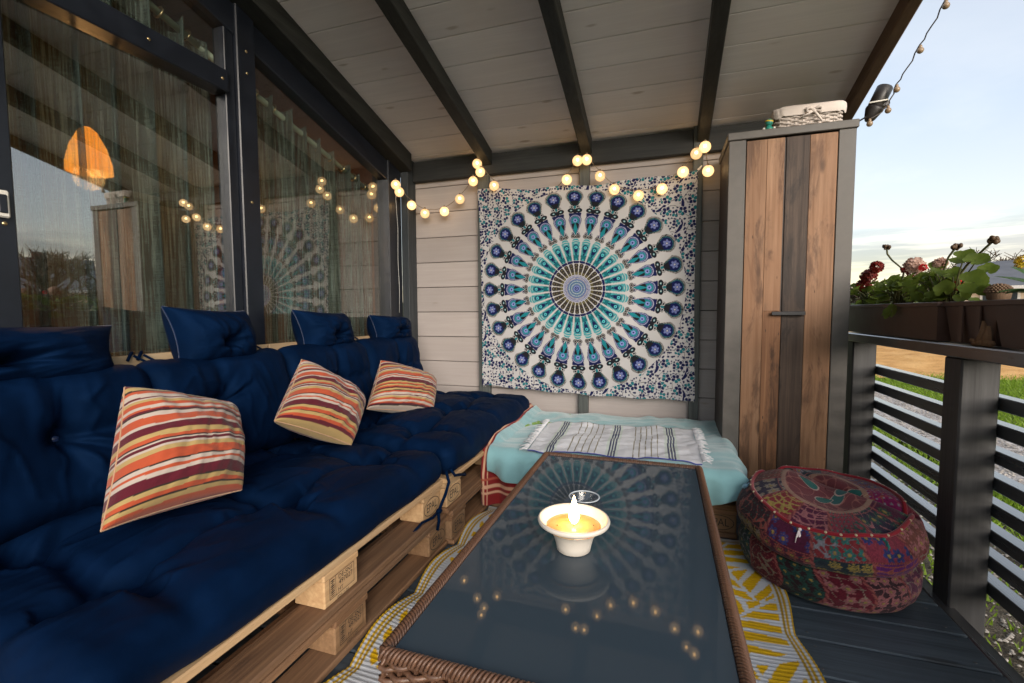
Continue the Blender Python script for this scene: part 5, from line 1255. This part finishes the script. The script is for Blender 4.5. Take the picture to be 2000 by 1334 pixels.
# acorn ornament, driftwood piece
ac = thing('acorn_ornament', (.95, 1.69, .955), 'brown acorn shaped ornament among the plants', 'ornament'); c = Vector(onx(1950, 585, .95)); c.z = 1.0
MB().lathe([(0, -.030), (.018, -.028), (.026, -.016), (.028, 0), (.027, .006), (0, .007)], c, 24, None, False).build('nut', m_acorn, ac, smooth=True)
b = MB()
for j in range(7):
    el = R(4+12.5*j); rr = .030*math.cos(el); zz_ = .024*math.sin(el); nn = max(4, int(24*math.cos(el)))
    for k in range(nn): a = 2*math.pi*(k+.5*(j % 2))/nn; b.ball(c+Vector((rr*math.cos(a), rr*math.sin(a), zz_+.002)), .0043, 6, 4, (1, 1, .8))
b.ball(c+Vector((0, 0, .004)), .0265, 16, 9, (1, 1, .82)); b.build('scaly_cap', m_acorn, ac, smooth=True)
dw = thing('driftwood_piece', (.88, 1.71, .843), 'jagged piece of brown driftwood on the top rail between the planters', 'ornament')
d0 = Vector((.884, 1.70, .8435)); b = MB(); b.tube([d0+Vector((0, .035, .006)), d0+Vector((0, .0, .014)), d0+Vector((0, -.04, .010))], [.008, .013, .010], 8)
b.tube([d0+Vector((0, .01, .010)), d0+Vector((.002, -.004, .040)), d0+Vector((.001, .002, .075))], [.013, .012, .003], 7); b.tube([d0+Vector((0, -.018, .010)), d0+Vector((.002, -.018, .035)), d0+Vector((.001, -.022, .060))], [.012, .010, .004], 7); b.tube([d0+Vector((0, .03, .01)), d0+Vector((0, .048, .018)), d0+Vector((0, .06, .012))], [.008, .006, .002], 6)
o = b.build('wood', m_drift, dw, smooth=True)
pk_ = thing('paper_scrap', (.9, 1.85, .8425), 'white paper label lying on the top rail', 'label'); MB().box(.872, .895, 1.77, 1.90, .8425, .8432).build('paper', m_cream, pk_)

# ================================================================== OUTSIDE
m_bark = plain('winter_bark', (.085,.062,.042), .9, nscale=40, noise_amt=.3)
m_render = plain('cream_house_render', (.55,.47,.36), .9, nscale=2., noise_amt=.08)
m_rooft = plain('grey_roof_slate', (.11,.115,.13), .7, nscale=3., noise_amt=.15)
m_roofr = plain('red_roof_tile', (.25,.09,.05), .8, nscale=3., noise_amt=.2)
m_win = plain('dark_window', (.03,.04,.05), .1)
m_wtrim = plain('white_window_trim', (.6,.6,.58), .6)
def house(az, dist, w, d, hw, hr, rot, label, rm=None, wm_=None, floors=1):
    a = R(az); c = Vector((math.sin(a)*dist, math.cos(a)*dist, GZ+.02)); t = thing('house', tuple(c), label, 'house')
    M_ = Matrix.Translation(c) @ Matrix.Rotation(R(rot), 4, 'Z')
    MB().box(-w/2, w/2, -d/2, d/2, -.3, hw).build('wall', wm_ or m_render, t, basis=M_)
    o = .35; b = MB(); b.add([(-w/2-o, -d/2-o, hw-.05), (w/2+o, -d/2-o, hw-.05), (w/2+o, d/2+o, hw-.05), (-w/2-o, d/2+o, hw-.05), (-w/2-o, 0, hw+hr), (w/2+o, 0, hw+hr)], [(0, 1, 5, 4), (2, 3, 4, 5), (0, 4, 3), (1, 2, 5), (3, 2, 1, 0)])
    r = b.build('roof', rm or m_rooft, t, basis=M_)
    MB().box(-w*.28, -w*.28+.45, -.22, .22, hw+hr*.5, hw+hr+.3).build('chimney', m_roofr, r, basis=M_)
    MB().box(-w/2-o, w/2+o, -d/2-o-.06, -d/2-o, hw-.16, hw-.02).build('gutter', m_wtrim, r, basis=M_)
    n = max(2, int(w/2.6))
    for fl in range(floors):
        for k in range(n):
            x = -w/2+w*(k+.5)/n; z = .95+fl*2.6
            f = MB().box(x-.58, x+.58, -d/2-.06, -d/2-.003, z, z+1.25).build('window', m_wtrim, t, basis=M_)
            for sx in (-1, 1): MB().box(x+sx*.28-.22, x+sx*.28+.22, -d/2-.075, -d/2-.062, z+.1, z+1.15).build('pane', m_win, f, basis=M_)
    return t
house(34.2, 31, 8.6, 6, 2.25, 1.25, -34, 'low cream house with grey roof beyond the sand field')
house(64.5, 34, 8, 8, 2.5, 1.9, -62, 'grey roofed house seen only as a dark shape mirrored in the window', floors=1)
house(50, 60, 11, 8, 2.6, 2.2, -46, 'small red roofed house mirrored at the horizon in the window', rm=m_roofr)
def tree(az, dist, h, label, seed, depth=5, spread=.62, r0=None):
    rs = random.Random(seed); a = R(az); base = Vector((math.sin(a)*dist, math.cos(a)*dist, GZ-.05)); t = thing('bare_tree', tuple(base), label, 'tree', 'bare winter trees beyond the garden')
    tr, cr_ = MB(), MB(); rmin = dist*.00058
    def grow(p, d, L, r, lev):
        n = 3; pts = [p]; q = p
        for k in range(n):
            d = (d+Vector((rs.uniform(-.16, .16), rs.uniform(-.16, .16), rs.uniform(-.02, .10)))).normalized(); q = q+d*L/n; pts.append(q)
        (tr if lev == 0 else cr_).tube(pts, [r*(1-.4*k/n) for k in range(n+1)], 6 if lev < 2 else 3, lev < 2)
        if lev >= depth: return
        for k in range(rs.choice((3, 4)) if lev else 5):
            f = rs.uniform(.45, 1.) if lev else rs.uniform(.5, 1.); i = min(n, int(f*n)); b0_ = pts[i]
            ax_ = Vector((rs.gauss(0, 1), rs.gauss(0, 1), rs.gauss(0, .4))).normalized(); nd = (d*(1-spread)+ax_*spread+Vector((0, 0, .22))).normalized(); grow(b0_, nd, L*rs.uniform(.58, .78), max(r*.58, rmin), lev+1)
    grow(base, Vector((0, 0, 1)), h*.36, r0 or h*.03, 0)
    tr.build('trunk', m_bark, t, smooth=True); cr_.build('crown', m_bark, t)
    return t
tree(24.9, 42, 7.6, 'bare tree left of the low house, behind the tall seed head', 3)
tree(26.4, 45, 8.0, 'bare tree rising over the middle of the low house roof', 11)
tree(28.6, 44, 8.6, 'bare tree behind the low house at the right side of its roof', 5)
tree(30.2, 43, 8.4, 'bare tree at the right edge of the picture behind the low house', 8)
tree(18.3, 46, 6.0, 'distant bare tree just right of the cabinet edge', 15)
tree(57.0, 17, 5.8, 'bare tree seen mirrored in the window near the cabinet reflection', 21)
# hedges
m_hedge = leafmat('dark_hedge', (.018,.035,.012), (.05,.075,.025), .1)
def hedge(az0, az1, dist, h, label, seed, mat=m_hedge, n=3000):
    rs = random.Random(seed); b = MB(); a = R((az0+az1)/2); t = thing('hedge', (math.sin(a)*dist, math.cos(a)*dist, GZ), label, 'hedge')
    for k in range(n):
        az = R(rs.uniform(az0, az1)); d = dist+rs.uniform(-.9, .9); z = GZ+h*(rs.random()**.7)*(1+.15*math.sin(az*60)); p = Vector((math.sin(az)*d, math.cos(az)*d, z)); s_ = rs.uniform(.08, .2)
        q1 = Vector((rs.gauss(0, 1), rs.gauss(0, 1), rs.gauss(0, 1))).normalized()*s_; q2 = q1.orthogonal().normalized()*s_*.6; b.add([p-q1, p+q2, p+q1, p-q2], [(0, 1, 2, 3)])
    b.build('foliage', mat, t)
hedge(53, 72, 27, 1.25, 'dark hedge mirrored below the sky in the window', 4)
hedge(14, 24, 36, 1.6, 'scrubby hedge beyond the sand behind the cabinet edge', 6, n=2200)
# near grass
m_grass = leafmat('spring_grass_blade', (.12,.20,.015), (.22,.32,.03), .45)
rs = random.Random(12); gv, gf = [], []
def blades(n, xa, xb, ya, yb, z, hmin, hmax, clump=None, keep=lambda x, y: True):
    for k in range(n):
        x, y = rs.uniform(xa, xb), rs.uniform(ya, yb)
        if not keep(x, y): continue
        a = rs.uniform(0, 6.28); h = rs.uniform(hmin, hmax); w = rs.uniform(.003, .006)*(1+y*.06); lx, ly = math.cos(a)*h*.5, math.sin(a)*h*.5; o = len(gv)
        gv.extend([(x-w*math.sin(a), y+w*math.cos(a), z), (x+w*math.sin(a), y-w*math.cos(a), z), (x+lx*.4, y+ly*.4, z+h*.7), (x+lx, y+ly, z+h)]); gf.extend([(o, o+1, o+2), (o+2, o+3, o)])
pat = lambda x, y: (math.sin(x*3.1+y*1.7)+math.sin(y*2.3-x*4.1)+rs.uniform(-.9, .9)) > .1
blades(26000, 3.15, 6.8, 4.2, 10.6, GZ+.035, .03, .085, keep=lambda x, y: True)
blades(9000, 1.60, 2.12, 1.5, 9, GZ+.07, .03, .085, keep=lambda x, y: (math.sin(y*2.3)+rs.uniform(-1, 1)) > -.6)
blades(5200, .95, 1.75, .6, 8, GZ+.085, .012, .045, keep=pat)
me = bpy.data.meshes.new('grass'); me.from_pydata(gv, [], gf); tag(link('grass', me, m_grass), 'bright green grass beyond the railing', 'grass', kind='stuff')
# pebbles on the path and on the earth
m_peb = plain('pebble', (.30,.27,.24), .8, nscale=4, noise_amt=.4)
b = MB(); ico = [(0,0,.6),(.9,0,0),(.28,.85,0),(-.73,.53,0),(-.73,-.53,0),(.28,-.85,0)]; icf = [(0,1,2),(0,2,3),(0,3,4),(0,4,5),(0,5,1)]
for k in range(9000):
    nr_ = k < 2600; x, y = (rs.uniform(.95, 1.9), rs.uniform(.8, 5)) if nr_ else (rs.uniform(2.12, 3.08), rs.uniform(2.5, 12)); r = rs.uniform(.004, .013) if nr_ else rs.uniform(.007, .018); a = rs.uniform(0, 6.28)
    z_ = (GZ+.088) if nr_ else (GZ+.092)
    b.add([(x+r*(p*math.cos(a)-q*math.sin(a)), y+r*(p*math.sin(a)+q*math.cos(a)), z_+r*z-.002) for p, q, z in ico], icf)
tag(b.build('gravel', m_peb), 'loose pale stones scattered on the path and bare earth', 'gravel', kind='stuff')
import OpenImageIO as oiio, sys, numpy as np
b=oiio.ImageBuf('/workdir/render_main.png'); a=b.get_pixels(oiio.FLOAT); h,w=a.shape[:2]
pts={'ceil':(900,120),'ceilR':(1560,80),'wall':(870,480),'wallR':(1390,700),'plank':(1475,700),'aqua':(1250,810),'table':(1000,1200),'sky top':(1900,100),'sky mid':(1750,400),'skylow':(1700,480),'navy':(600,1000),'white tap':(1235,620),'post':(1900,900),'deck':(1700,1260),'sand':(1760,690),'gravel':(1780,830),'refl sky':(150,450),'curtain':(650,560)}
for n,(x,y) in pts.items():
    X,Y=int(x*w/2000),int(y*h/1334); c=a[max(0,Y-2):Y+3,max(0,X-2):X+3,:3].mean((0,1))
    print(n,(c*255).astype(int))
